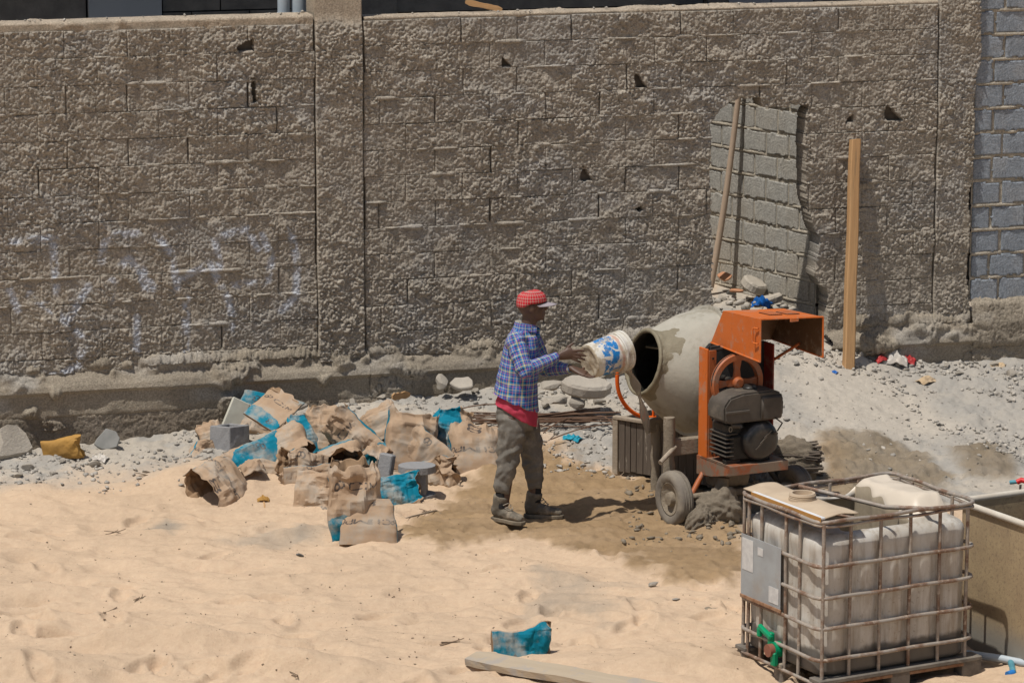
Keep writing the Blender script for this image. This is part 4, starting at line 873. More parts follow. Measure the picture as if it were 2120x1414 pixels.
# sawn-open second tank at the right edge, hose and pipe
bs = empty('open_basin', (2.83, -3.36, 0.0), R(28.6)); tag(bs, 'tan open topped plastic basin with a pale rim behind the caged tank', 'basin')
k = NT('tan_basin'); sx = k.n('ShaderNodeSeparateXYZ'); k.l(k.co, sx.inputs[0]); c = k.mix(k.ramp(k.noise(5, 7, .65), .3, .7), (0.42, 0.32, 0.19), (0.33, 0.245, 0.15)); c = k.mix(k.math('MULTIPLY', k.ramp(k.noise(45, 5, .7), .5, .66), .55), c, (0.17, 0.125, 0.085))
c = k.mix(k.ramp(sx.outputs[2], .3, .1), c, (0.27, 0.25, 0.215)); k.bump(k.noise(50, 5, .7), .3, .005); m_basin = k.fin(c, .75)
m_rim = simple('pale_plastic_rim', (0.62, 0.58, 0.50), (0.50, 0.44, 0.36), 6, .6, bump=.2)
def shell(hx, hy, z0, z1, r, th, inset):
    a = rrect(hx, hy, r, 96); b = rrect(hx - th, hy - th, r - .01, 96); v = []
    for q, z in ((a * .985, z0), (a, z0 + .03), (a, z1), (b, z1), (b, z0 + .05)): v += [(x, y, z) for x, y in q]
    f = [(i * 96 + j, i * 96 + (j + 1) % 96, (i + 1) * 96 + (j + 1) % 96, (i + 1) * 96 + j) for i in range(4) for j in range(96)] + [tuple(4 * 96 + j for j in range(96))]
    return v, f
hx, hy = .36, .52
v, f = shell(hx, hy, .0, .93, .06, .012, 0); v = [(x + hx, y - hy, z) for x, y, z in v]; MB().add(v, f).build('wall', m_basin, bs, 40)
q = rrect(hx + .004, hy + .004, .06, 96); MB().tube([(x + hx, y - hy, .935) for x, y in q], .022, 8, closed=True).build('rim', m_rim, bs, 60)
m_red = simple('red_hose', (0.62, 0.03, 0.03), (0.5, 0.02, 0.02), 6, .4, bump=.05); m_chrome = simple('metal_fitting', (0.6, 0.6, 0.6), (0.5, 0.5, 0.5), 9, .25, 1.0, bump=.05); m_bluegr = simple('blue_green_fitting', (0.10, 0.30, 0.36), (0.07, 0.22, 0.28), 9, .5)
hq = P(2108, 1003, .95)
ho = empty('hose', (hq[0], hq[1], .955)); tag(ho, 'red hose with a dangling metal fitting on the basin corner', 'hose')
MB().tube([(-.01, 0, .01), (.02, 0, .025), (.05, -.02, .02), (.08, -.06, -.02), (.10, -.10, -.08), (.11, -.14, -.15)], .018, 12).build('hose', m_red, ho, 60)
MB().tube([(-.05, .02, .005), (-.005, 0, .015)], .014, 10).build('coupling', m_bluegr, ho, 60); MB().tube([(.012, -.02, .0), (.008, -.03, -.05), (.012, -.03, -.09)], .008, 8).build('strap', m_black, ho, 60)
MB().lathe([(0, 0), (0, .014), (.03, .018), (.04, .010), (.05, .010), (.05, 0)], 14, Matrix.Translation((.012, -.03, -.135))).build('metal_fitting', m_chrome, ho, 40)
a, b = P(2000, 1352, .05), P(2150, 1378, .05); pi = empty('ground_pipe', tuple(a)); tag(pi, 'grey pipe on the sand beside the basin, with a blue capped tap', 'pipe')
MB().tube([(0, 0, 0), tuple((b - a) * .5 + np.array([0, 0, .006])), tuple(b - a)], .024, 14).build('pipe', m_pipe, pi, 50)
c_ = P(2092, 1394, .03) - a; MB().tube([tuple((b - a) * .62), tuple(c_ + np.array([0.02, .02, 0]))], .020, 12).build('tap_body', m_bluegr, pi, 50); m_blue = simple('blue_cap', (0.02, 0.20, 0.55), (0.02, 0.15, 0.45), 8, .4)
MB().tube([tuple(c_ + np.array([0.02, .02, 0])), tuple(c_ + np.array([-.02, -.01, -.004]))], .022, 14).build('cap', m_blue, pi, 50)
# ------------------------------------------------------------------ paper cement bags
LET = {'C': [(1, .85), (.8, 1), (.25, 1), (0, .8), (0, .2), (.25, 0), (.8, 0), (1, .15)], 'I': [(.3, 0), (.3, 1)], 'M': [(0, 0), (0, 1), (.5, .2), (1, 1), (1, 0)],
       'P': [(0, 0), (0, 1), (.75, 1), (1, .85), (1, .6), (.75, .45), (0, .45)], 'O': [(.25, 0), (0, .25), (0, .75), (.25, 1), (.75, 1), (1, .75), (1, .25), (.75, 0), (.25, 0)],
       'R': [(0, 0), (0, 1), (.75, 1), (1, .85), (1, .62), (.75, .48), (0, .48), (.5, .48), (1, 0)]}
def print_img(name, items, teal):
    """flat print of a bag drawn by code: red channel = dark ink, green = teal field"""
    W, Hh = 1024, 640; uu, vv_ = np.meshgrid((np.arange(W) + .5) / W, (np.arange(Hh) + .5) / Hh)
    X = uu * 1.0; Y = vv_ * .62            # metres on the paper
    ink = np.zeros((Hh, W)); 
    def seg(a, b, w):
        ex, ey = b[0] - a[0], b[1] - a[1]; t = np.clip(((X - a[0]) * ex + (Y - a[1]) * ey) / (ex * ex + ey * ey + 1e-12), 0, 1)
        np.maximum(ink, sst(w, w * .7, np.hypot(X - a[0] - t * ex, Y - a[1] - t * ey)), out=ink)
    def logo(x, y, s, ang):
        for q in (-1, 1):
            cx, cy = x + q * s * .42 * math.cos(ang), y + q * s * .42 * math.sin(ang)
            np.maximum(ink, sst(s * .19, s * .12, np.abs(np.hypot(X - cx, Y - cy) - s * .42)), out=ink)
    for it in items:
        if it[0] == 'logo': logo(*it[1:])
        else:
            _, txt, x, y, h, flip = it; 
            for ch in txt:
                w = h * (.42 if ch == 'I' else 1.1 if ch == 'M' else .85); q = LET[ch]
                for a, b in zip(q[:-1], q[1:]):
                    A = (x + flip * a[0] * w, y + flip * a[1] * h); B = (x + flip * b[0] * w, y + flip * b[1] * h); seg(A, B, h * .13)
                x += flip * (w + h * .28)
    ed = 0.02 * (fbm(X * 30, Y * 30, 401) - .5); T = np.zeros((Hh, W))
    for poly in teal: T = np.maximum(T, inpoly(X + ed, Y + ed, poly).astype(float))
    ink = ink * (fbm(X * 60, Y * 60, 402) > .33)
    im = bpy.data.images.new(name, W, Hh, float_buffer=False); im.colorspace_settings.name = 'Non-Color'
    px = np.zeros((Hh, W, 4), np.float32); px[..., 0] = ink; px[..., 1] = T; px[..., 3] = 1; im.pixels.foreach_set(px.ravel()); im.pack(); return im
# the wrapped sheet is 1.0 m round and 0.62 m long; front 0..0.5, back 0.5..1
IM_A = print_img('print_front', [('T', 'CIMPOR', .37, .335, .062, -1), ('logo', .425, .302, .050, .35), ('T', 'CIMPOR', .55, .30, .055, 1), ('logo', .93, .5, .045, 1.2), ('logo', .25, .56, .045, 1.5)], [[(.46, 0), (.56, 0), (.56, .62), (.46, .62)], [(.0, .0), (.03, .0), (.03, .62), (.0, .62)]])
IM_B = print_img('print_band', [('logo', .14, .44, .055, .6), ('T', 'CIM', .22, .42, .05, 1), ('T', 'CIMPOR', .95, .33, .055, -1), ('logo', .7, .12, .05, 1.4), ('logo', .30, .1, .045, 1.5)], [[(0, .0), (.5, .0), (.5, .12), (.2, .23), (0, .17)], [(.62, .40), (1.0, .48), (1.0, .62), (.62, .62)], [(.5, 0), (.56, 0), (.56, .62), (.5, .62)]])
IM_C = print_img('print_plain', [('logo', .36, .40, .06, 1.5), ('T', 'CIMPOR', .62, .30, .055, 1), ('logo', .8, .5, .05, .3)], [[(.92, 0), (1, 0), (1, .62), (.92, .62)], [(.5, .45), (.9, .5), (.9, .62), (.5, .62)]])
IM_D = print_img('print_teal', [('logo', .3, .25, .05, 1.0), ('T', 'CIMPOR', .62, .30, .05, 1)], [[(.05, .0), (.42, .0), (.45, .30), (.28, .62), (.05, .62)], [(.55, .2), (1, .2), (1, .5), (.55, .45)]])
def bag_mat(nm, im):
    k = NT(nm); uv = k.n('ShaderNodeUVMap'); uv.uv_map = 'UVMap'; t = k.n('ShaderNodeTexImage'); t.image = im; t.extension = 'REPEAT'; k.l(uv.outputs[0], t.inputs[0])
    s = k.n('ShaderNodeSeparateColor'); k.l(t.outputs[0], s.inputs[0])
    c = k.mix(k.ramp(k.noise(6, 6, .6), .3, .7), (0.36, 0.25, 0.165), (0.43, 0.31, 0.21))
    c = k.mix(s.outputs[1], c, k.mix(k.noise(7, 4, .6), (0.0, 0.145, 0.225), (0.005, 0.20, 0.29))); c = k.mix(k.math('MULTIPLY', s.outputs[0], .85), c, (0.045, 0.045, 0.05))
    c = k.mix(k.math('MULTIPLY', k.ramp(k.noise(4.5, 7, .65), .46, .64), .72), c, (0.38, 0.335, 0.28))
    k.bump(k.noise(24, 7, .62), .35, .006); return k.fin(c, .85, 0, .2)
BM = [bag_mat('kraft_paper_' + n, i) for n, i in (('a', IM_A), ('b', IM_B), ('c', IM_C), ('d', IM_D))]
m_kraftin = simple('kraft_inside', (0.30, 0.195, 0.115), (0.24, 0.155, 0.09), 7, .9, bump=.3)
def bag_mesh(nm, L, W, d0, dm, d1, w0=1.0, w1=1.0, opened=True, crump=.02, seed=0, bend=0.0, pw=2.8, twist=0.0, ragged=.03, sag=0.0):
    rg = np.random.RandomState(seed); nu, nv = 88, 54; crump = crump * 1.15
    t = np.linspace(0, 1, nv); ang = np.linspace(0, 2 * math.pi, nu, endpoint=False)
    hw = W / 2 * np.interp(t, [0, .15, .5, .85, 1], [w0, 1, 1, .5 + .5 * w1, w1]); hd = np.interp(t, [0, .12, .5, .85, 1], [d0, .5 * d0 + .5 * dm, dm, .5 * (dm + d1), d1])
    cw = min(1.0, crump / .03); hw = hw * (1 + .30 * cw * (vn(t * 3.2 + seed, t * 0, 405) - .5)); hd = hd * (1 + .5 * cw * (vn(t * 4 + seed, t * 0 + 3, 406) - .5)); offx = .06 * cw * (vn(t * 2.5 + seed, t * 0 + 5, 407) - .5); offy = .07 * cw * (vn(t * 2.7 + seed, t * 0 + 7, 408) - .5)
    V = np.zeros((nv, nu, 3)); ca, sa = np.cos(ang), np.sin(ang)
    for i in range(nv):
        x = np.sign(ca) * np.abs(ca) ** (2 / pw) * hw[i]; y = np.sign(sa) * np.abs(sa) ** (2 / pw) * hd[i]; z = np.full(nu, t[i] * L)
        z = z + ragged * t[i] ** 6 * 2 * (vn(ang * 1.6 + seed, ang * 0 + seed, 411) + .6 * vn(ang * 5 + seed, ang * 0, 412) - .8)
        if bend: y = y + bend * (t[i] - .5) ** 2 * 4
        tw = twist * (t[i] - .3); x, y = x * math.cos(tw) - y * math.sin(tw), x * math.sin(tw) + y * math.cos(tw)
        V[i] = np.stack([x + offx[i] * t[i], y + offy[i] * t[i] - sag * t[i] ** 2, z], 1)
    P3 = V.reshape(-1, 3).copy(); disp = np.zeros_like(P3); amp = np.repeat(crump * (.35 + .9 * t ** 1.2), nu)
    for k_ in range(15):
        n_ = rg.normal(size=3); n_ /= np.linalg.norm(n_); fq = rg.uniform(2.2, 12.0); ph = rg.rand(); s = P3 @ n_ * fq + ph + .35 * vn(P3[:, 0] * 6 + seed, P3[:, 2] * 6, 420 + k_)
        tri = np.abs((s % 1.0) - .5) * 2 - .5; dr = rg.normal(size=3) * np.array([.6, 1.3, .5]); disp += tri[:, None] * dr[None, :] * (amp / (fq ** .7) * 1.9)[:, None] * .5
    def facet(q, K, sl):
        n_ = rg.normal(size=(K, 3)) * np.array([1, .6, 1.0]); n_ /= np.linalg.norm(n_, axis=1)[:, None]; c_ = (rg.rand(K, 3) - .5) * np.array([W * 1.1, .2, L * 1.1]) + np.array([0, 0, L / 2])
        return np.min(np.abs((q[:, None, :] - c_[None]) * n_[None]).sum(2) * sl, axis=1)
    fc = facet(P3, 30, .42) - facet(P3, 30, .42) + .6 * (facet(P3, 90, .5) - facet(P3, 90, .5)); sgn = np.where(np.tile(sa, nv) > 0, 1.0, -1.0) * np.abs(np.tile(sa, nv)) ** .4
    disp[:, 1] += np.clip(fc, -.05, .05) * sgn * np.repeat(.45 + .75 * t, nu) * min(1.2, (crump / .027) ** 2); disp[:, 0] += .35 * np.clip(np.roll(fc, 7), -.05, .05) * np.repeat(t, nu)
    P3 = P3 + disp
    if d0 > .02 or True:   # the closed end, drawn in flat
        ends = [P3[:nu].mean(0)]; P3 = np.concatenate([P3, [ends[0]]]); cap0 = [(j, nv * nu, (j + 1) % nu) for j in range(nu)]
    f = [(i * nu + j, i * nu + (j + 1) % nu, (i + 1) * nu + (j + 1) % nu, (i + 1) * nu + j) for i in range(nv - 1) for j in range(nu)] + [(b, a, c) for a, b, c in cap0]
    if not opened:
        P3 = np.concatenate([P3, [P3[(nv - 1) * nu:nv * nu].mean(0)]]); o = nv * nu + 1; f += [((nv - 1) * nu + j, (nv - 1) * nu + (j + 1) % nu, o) for j in range(nu)]
    P3[:, 2] -= L / 2
    me = bpy.data.meshes.new(nm); me.from_pydata([tuple(p) for p in P3], [], f); me.update()
    l = me.uv_layers.new(name='UVMap')
    for p in me.polygons:
        js = [(v % nu) / nu for v in p.vertices if v < nv * nu]; wrap = max(js) - min(js) > .5
        for li in p.loop_indices:
            v = me.loops[li].vertex_index
            if v >= nv * nu: u, w = js[0], (0.0 if v == nv * nu else 1.0)
            else: u = (v % nu) / nu; w = t[v // nu]
            if wrap and u < .5: u += 1
            l.data[li].uv = ((.5 + u) % 2.0, w)
    smooth_by_angle(me, 14); return me
def bag(px, py, z, az, el, roll, L=.46, W=.42, d=(.05, .07, .07), opened=True, var=0, lab='', crump=.02, name='paper_bag', flip=False, **kw):
    sd = int(px * 7 + py * 3); me = bag_mesh(name, L, W, *d, opened=opened, crump=crump, seed=sd % 997, **kw)
    a = R(az); e = R(el); ax = Vector((math.cos(a) * math.cos(e), math.sin(a) * math.cos(e), math.sin(e)))
    up = Vector((0, -1, 0.35)); y = (up - ax * up.dot(ax)).normalized() * -1         # local -Y looks at the photographer
    x = y.cross(ax); M = Matrix((x, y, ax)).transposed().to_4x4() @ Matrix.Rotation(R(roll), 4, 'Z'); 
    if flip: M = M @ Matrix.Rotation(math.pi, 4, 'Y')
    q = P(px, py, z); M.translation = Vector(q)
    o = put(name, me, BM[var]); me.materials.append(m_kraftin); o.matrix_world = M
    md = o.modifiers.new('thickness', 'SOLIDIFY'); md.thickness = .002; md.material_offset = 1; md.offset = -1
    # let it rest: lowest point on the ground or on the pile
    tag(o, lab, 'paper bag', 'empty cement bags'); return o
BG = [
 (545, 868, .30, 70, 62, 10, dict(L=.40, W=.40, d=(.05, .09, .06), var=1, lab='upright bag with a teal edge at the back left of the pile', opened=False, flip=True)),
 (566, 848, .46, 40, 30, -30, dict(L=.34, W=.32, d=(.015, .02, .015), var=1, lab='flat tan bag with dark logo topmost at the back left of the pile', opened=False, crump=.012)),
 (436, 906, .22, 110, 50, 0, dict(L=.24, W=.18, d=(.02, .05, .02), var=2, lab='small tan bag corner behind the hollow grey block', opened=False)),
 (419, 950, .10, 60, 25, 30, dict(L=.26, W=.20, d=(.03, .06, .03), var=0, lab='small crumpled tan and teal bag at the left end of the pile', crump=.04)),
 (455, 1004, .115, 232, -6, 4, dict(L=.42, W=.40, d=(.05, .10, .115), var=0, lab='bag with its dark mouth gaping left at the front left of the pile', crump=.02, w1=1.05)),
 (535, 950, .19, 33, 17, -14, dict(L=.50, W=.30, d=(.03, .07, .05), var=3, lab='long bag with a broad teal band lying below the hollow block', opened=False, flip=True)),
 (546, 992, .07, 175, 3, 8, dict(L=.40, W=.30, d=(.02, .05, .03), var=2, lab='flattened tan bag on the sand right of the gaping one')),
 (596, 921, .27, 300, -24, 0, dict(L=.34, W=.34, d=(.03, .08, .08), var=2, lab='grey dusted tan bag with a black opening at its lower edge')),
 (640, 908, .26, 118, 52, 25, dict(L=.42, W=.24, d=(.03, .07, .04), var=3, lab='rolled teal bag standing in the middle of the pile', opened=False)),
 (678, 896, .30, 85, 60, 0, dict(L=.38, W=.32, d=(.03, .06, .05), var=2, lab='tan bag standing behind the rolled teal one')),
 (742, 914, .28, 158, 40, -24, dict(L=.52, W=.28, d=(.05, .08, .09), var=1, lab='open topped bag slanting across the middle with a teal foot', crump=.024)),
 (688, 952, .17, 282, -12, 0, dict(L=.34, W=.46, d=(.03, .09, .09), var=1, lab='wide bag with teal top and a dark mouth facing the camera')),
 (628, 974, .15, 205, 12, -10, dict(L=.36, W=.32, d=(.03, .06, .05), var=2, lab='crumpled tan bag left of the standing bags', crump=.032)),
 (642, 1003, .06, 12, 0, 10, dict(L=.40, W=.26, d=(.02, .05, .03), var=0, lab='flat folded tan bag lying under the crumpled one', opened=False)),
 (660, 1028, .075, 350, -2, 0, dict(L=.36, W=.34, d=(.03, .07, .075), var=2, lab='bag lying with an amber lit mouth left of the standing bags', crump=.026)),
 (738, 1040, .27, 92, 83, 12, dict(L=.60, W=.40, d=(.05, .07, .05), var=1, lab='tall standing bag with a torn open top and a teal side', crump=.022, ragged=.05)),
 (764, 1080, .145, 88, 72, 0, dict(L=.33, W=.40, d=(.05, .055, .012), var=0, w1=.70, lab='front standing bag printed upside down, wide foot and folded top', opened=False, crump=.010, ragged=.0, w0=1.02)),
 (816, 1022, .08, 12, 6, 0, dict(L=.36, W=.30, d=(.03, .07, .05), var=3, lab='teal bag lying right of the standing bags', crump=.03)),
 (846, 918, .27, 70, 63, 14, dict(L=.46, W=.36, d=(.06, .10, .13), var=2, lab='large boxy bag with a wide open top right of centre', crump=.016, w1=1.0, pw=4.5)),
 (792, 876, .38, 120, 40, 0, dict(L=.30, W=.32, d=(.03, .07, .04), var=2, lab='tan bag at the back left of the large boxy one', opened=False)),
 (928, 910, .26, 56, 58, -18, dict(L=.46, W=.30, d=(.05, .09, .09), var=3, lab='grey dusted bag with teal foot and torn top, left of the worker', crump=.024)),
 (879, 946, .19, 150, 38, -22, dict(L=.34, W=.36, d=(.02, .05, .03), var=2, lab='smooth tan bag with one dark logo in front of the boxy bag', opened=False, crump=.012)),
 (836, 1000, .05, 20, 4, 0, dict(L=.26, W=.22, d=(.015, .03, .02), var=2, lab='small tan scrap of bag left of the concrete stand', crump=.03)),
 (906, 992, .07, 350, 14, 20, dict(L=.32, W=.30, d=(.02, .05, .05), var=2, lab='crushed tan bag in front of the concrete stand', crump=.045)),
 (984, 938, .19, 96, 55, 8, dict(L=.40, W=.38, d=(.05, .09, .06), var=0, lab='tan bag with a thin teal stripe just behind the worker', opened=False, crump=.014)),
 (1078, 1342, .05, 10, 3, 15, dict(L=.36, W=.26, d=(.03, .045, .03), var=3, lab='teal bag half under the plank in the foreground', opened=False)),
]
for (px, py, z, az, el, ro, kw) in BG: bag(px, py, z, az, el, ro, **kw)
# hollow block, concrete stand, board in the pile
k = NT('grey_block'); c = k.mix(k.noise(30, 6, .7), (0.20, 0.20, 0.205), (0.34, 0.34, 0.345)); k.bump(k.noise(70, 6, .7), .8, .008); m_gblock = k.fin(c, .95, 0, .1)
def hollow_block(loc, rz, tilt, lab):
    bm = bmesh.new(); w, d, h, t = .23, .21, .25, .028; v = []
    def ring(w, d, z): return [bm.verts.new((sx * w / 2, sy * d / 2, z)) for sx, sy in ((-1, -1), (1, -1), (1, 1), (-1, 1))]
    a, b, c, e = ring(w, d, 0), ring(w, d, h), ring(w - 2 * t, d - 2 * t, h), ring(w - 2 * t - .01, d - 2 * t - .01, .02)
    for p, q in ((a, b), (b, c), (c, e)):
        for i in range(4): bm.faces.new((p[i], p[(i + 1) % 4], q[(i + 1) % 4], q[i]))
    bm.faces.new(e); bm.faces.new(a[::-1]); bmesh.ops.recalc_face_normals(bm, faces=bm.faces[:]); bmesh.ops.bevel(bm, geom=bm.edges[:], offset=.006, segments=1, affect='EDGES')
    bmesh.ops.subdivide_edges(bm, edges=bm.edges[:], cuts=3, use_grid_fill=True)
    me = bpy.data.meshes.new('hollow_block'); bm.to_mesh(me); bm.free(); jitter(me, .005, 22, 9); o = put('hollow_block', me, m_gblock, None, loc, (tilt[0], tilt[1], rz)); tag(o, lab, 'concrete block'); return o
q = P(476, 944, .10); hollow_block((q[0], q[1], .09), R(52), (R(-4), R(5)), 'hollow grey concrete block standing on end in the bag pile')
q = P(863, 960, .27); cs = empty('concrete_stand', (q[0], q[1], .03)); tag(cs, 'grey concrete spool shaped piece with a flat top among the bags', 'concrete piece')
tp = [(.14 * math.cos(w), .125 * math.sin(w)) for w in np.linspace(0, 2 * math.pi, 20, endpoint=False)]
MB().prism(tp, .05, Matrix.Translation((0, 0, .205))).build('top_plate', m_gblock, cs); MB().prism([(-.07, -.10), (.06, -.09), (.07, .1), (-.06, .1)], .17, Matrix.Translation((.01, 0, .10))).build('web', m_gblock, cs); MB().prism(tp, .03, Matrix.Translation((0, 0, .0))).build('foot', m_gblock, cs)
q = P(488, 858, .36); m_foam = simple('dirty_white_board', (0.55, 0.54, 0.46), (0.46, 0.44, 0.37), 9, .9, bump=.4)
o = MB().box((0, 0, 0), (.15, .03, .24), None, .006).build('foam_board', m_foam, None, False, tuple(q), (R(-12), R(28), R(20))); tag(o, 'dirty white board propped behind the bag pile', 'board')
q = P(797, 980, .17); o = MB().box((0, 0, 0), (.11, .07, .30), None, .008).build('block_fragment', m_gblock, None, False, tuple(q), (R(-8), R(6), R(-25))); tag(o, 'grey slab of concrete block beside the tall standing bag', 'concrete block')
# ------------------------------------------------------------------ the worker
def voxel(name, mb, size, smooth=2, factor=0.5, fn=None):
    """join overlapping volumes to one continuous skin"""
    me = mb.mesh(name); o = bpy.data.objects.new(name, me); COL.objects.link(o)
    m = o.modifiers.new('r', 'REMESH'); m.mode = 'VOXEL'; m.voxel_size = size
    if smooth: s_ = o.modifiers.new('s', 'SMOOTH'); s_.iterations = smooth; s_.factor = factor
    dg = bpy.context.evaluated_depsgraph_get(); r = bpy.data.meshes.new_from_object(o.evaluated_get(dg)); bpy.data.objects.remove(o)
    if fn:
        n = len(r.vertices); co = np.empty(n * 3, np.float32); no = np.empty(n * 3, np.float32); r.vertices.foreach_get('co', co); r.vertices.foreach_get('normal', no)
        co = fn(co.reshape(-1, 3), no.reshape(-1, 3)); r.vertices.foreach_set('co', co.astype(np.float32).ravel())
    r.polygons.foreach_set('use_smooth', np.ones(len(r.polygons), bool)); r.update(); r.name = name; return r
def loft(mb, rings, n=24, side=(0, 1, 0)):
    """rings: (centre, r_along_side, r_other[, direction])"""
    C_ = [Vector(r[0]) for r in rings]; m = len(C_); v = []
    for i, r in enumerate(rings):
        t = Vector(r[3]) if len(r) > 3 else (C_[min(i + 1, m - 1)] - C_[max(i - 1, 0)]); t.normalize()
        a = Vector(side); a = (a - t * a.dot(t)).normalized(); b = t.cross(a)
        for k_ in range(n): w = 2 * math.pi * k_ / n; v.append(C_[i] + a * (math.cos(w) * r[1]) + b * (math.sin(w) * r[2]))
    f = [(i * n + j, i * n + (j + 1) % n, (i + 1) * n + (j + 1) % n, (i + 1) * n + j) for i in range(m - 1) for j in range(n)] + [tuple(range(n - 1, -1, -1)), tuple((m - 1) * n + j for j in range(n))]
    return mb.add(v, f)
def ell(mb, c, r, n=20, rot=None):
    v = []; f = []
    for i in range(n + 1):
        th = math.pi * i / n
        for j in range(n): ph = 2 * math.pi * j / n; p = Vector((r[0] * math.sin(th) * math.cos(ph), r[1] * math.sin(th) * math.sin(ph), r[2] * math.cos(th))); v.append((rot @ p if rot else p) + Vector(c))
    f = [(i * n + j, i * n + (j + 1) % n, (i + 1) * n + (j + 1) % n, (i + 1) * n + j) for i in range(n) for j in range(n)]
    return mb.add(v, f)
g0 = P(1088, 1080, 0.0); g0[2] = gzi(g0[0], g0[1])
pe = empty('person', tuple(g0)); pe.scale = (1, 1, .988); tag(pe, 'man in plaid shirt and red cap pouring a bucket into the mixer', 'person')
J = dict(sN=(-.075, -.165, 1.365), eN=(-.005, -.275, 1.175), wN=(.232, -.10, 1.245), sF=(.02, .175, 1.36), eF=(.15, .22, 1.09), wF=(.335, .09, 1.12))
SK = MB()
# head and neck, face to the right
hc = Vector((.045, .0, 1.600)); 
ell(SK, hc + Vector((-.012, 0, .022)), (.098, .076, .100)); ell(SK, hc + Vector((.030, 0, -.030)), (.066, .060, .085)); ell(SK, hc + Vector((.050, 0, -.075)), (.042, .043, .032)); ell(SK, hc + Vector((.082, 0, .030)), (.016, .050, .014))
ell(SK, hc + Vector((.098, 0, -.016)), (.018, .017, .016)); ell(SK, hc + Vector((.092, 0, .004)), (.012, .010, .024)); ell(SK, hc + Vector((.084, 0, -.050)), (.016, .026, .009)); ell(SK, hc + Vector((.082, 0, -.064)), (.015, .024, .009)); ell(SK, hc + Vector((.076, 0, -.090)), (.017, .022, .015))
for s in (-1, 1): ell(SK, hc + Vector((.0, s * .078, -.006)), (.022, .010, .033)); ell(SK, hc + Vector((.064, s * .038, -.018)), (.02, .016, .018))
loft(SK, [((.005, 0, 1.38), .065, .065), ((.018, 0, 1.45), .054, .056), ((.03, 0, 1.50), .052, .055), ((.035, 0, 1.55), .055, .060)])
loft(SK, [((-.05, 0, .80), .14, .11), ((-.045, 0, 1.0), .13, .10), ((-.03, 0, 1.2), .15, .10), ((-.02, 0, 1.34), .15, .09), ((.0, 0, 1.41), .07, .065)])
def limb(pts, rs):
    loft(SK, [(p, r, r) for p, r in zip(pts, rs)], 16, (.3, .2, .9) if abs(Vector(pts[1])[2] - Vector(pts[0])[2]) < .1 else (0, 1, 0))
for k_ in 'NF': limb([J['s' + k_], J['e' + k_]], [.05, .040]); limb([J['e' + k_], J['w' + k_]], [.040, .027])
limb([(-.09, -.09, .80), (-.12, -.12, .50), (-.17, -.14, .10)], [.075, .055, .04]); limb([(-.02, .09, .78), (.05, .10, .466), (.07, .10, .10)], [.075, .055, .04])
def hand(wr, palm, nrm, flist, thumb):
    """wrist, palm centre, palm normal; flist: polylines of the four fingers; thumb polyline"""
    wr, palm, nrm = Vector(wr), Vector(palm), Vector(nrm).normalized(); d = (palm - wr).normalized(); s = d.cross(nrm).normalized()
    loft(SK, [(wr - d * .03, .027, .023), (wr, .026, .021), (wr + d * .025, .034, .019), (palm, .042, .017), (palm + d * .035, .041, .014)], 16, tuple(s))
    for pl in flist:
        m = len(pl); loft(SK, [(p, r, r) for p, r in zip(pl, [.0105, .0100, .0092, .0075][:m])], 10, tuple(nrm))
    loft(SK, [(p, r, r) for p, r in zip(thumb, [.014, .012, .0095])], 10, tuple(nrm))
hand(J['wN'], (.305, -.092, 1.262), (0, 1, 0), [
    [(.335, -.092, 1.287), (.375, -.094, 1.290), (.400, -.088, 1.286), (.424, -.076, 1.281)], [(.340, -.092, 1.268), (.385, -.095, 1.262), (.414, -.088, 1.252), (.438, -.074, 1.243)],
    [(.338, -.092, 1.248), (.382, -.095, 1.236), (.408, -.086, 1.224), (.430, -.072, 1.214)], [(.330, -.090, 1.230), (.362, -.092, 1.216), (.384, -.085, 1.204), (.400, -.074, 1.195)]],
    [(.285, -.085, 1.283), (.312, -.078, 1.318), (.345, -.07, 1.340)])
hand(J['wF'], (.405, .062, 1.095), (-.2, -.2, 1), [
    [(.44, .085, 1.082), (.475, .095, 1.078), (.505, .10, 1.082), (.53, .10, 1.092)], [(.445, .065, 1.078), (.483, .072, 1.070), (.515, .074, 1.074), (.542, .074, 1.085)],
    [(.44, .045, 1.075), (.478, .045, 1.066), (.508, .044, 1.068), (.533, .042, 1.078)], [(.43, .026, 1.075), (.46, .02, 1.068), (.484, .016, 1.069), (.503, .012, 1.075)]], [(.39, .09, 1.10), (.42, .12, 1.11), (.45, .135, 1.125)])
k = NT('dark_skin'); c = k.mix(k.noise(14, 5, .6), (0.07, 0.039, 0.027), (0.12, 0.068, 0.048)); k.bump(k.noise(120, 4, .6), .15, .002); m_skin = k.fin(c, .5, 0, .4)
put('body', voxel('body', SK, .0058, 3, .5), m_skin, pe)
m_eye = simple('eye', (0.35, 0.32, 0.28), (0.35, 0.32, 0.28), 5, .3, bump=0)
for s in (-1, 1): MB().lathe([(-.004, 0), (-.003, .006), (0, .008), (.003, .006), (.004, 0)], 10, Matrix.Translation(hc + Vector((.079, s * .034, .008)))).build('eye', m_eye, pe, 60)
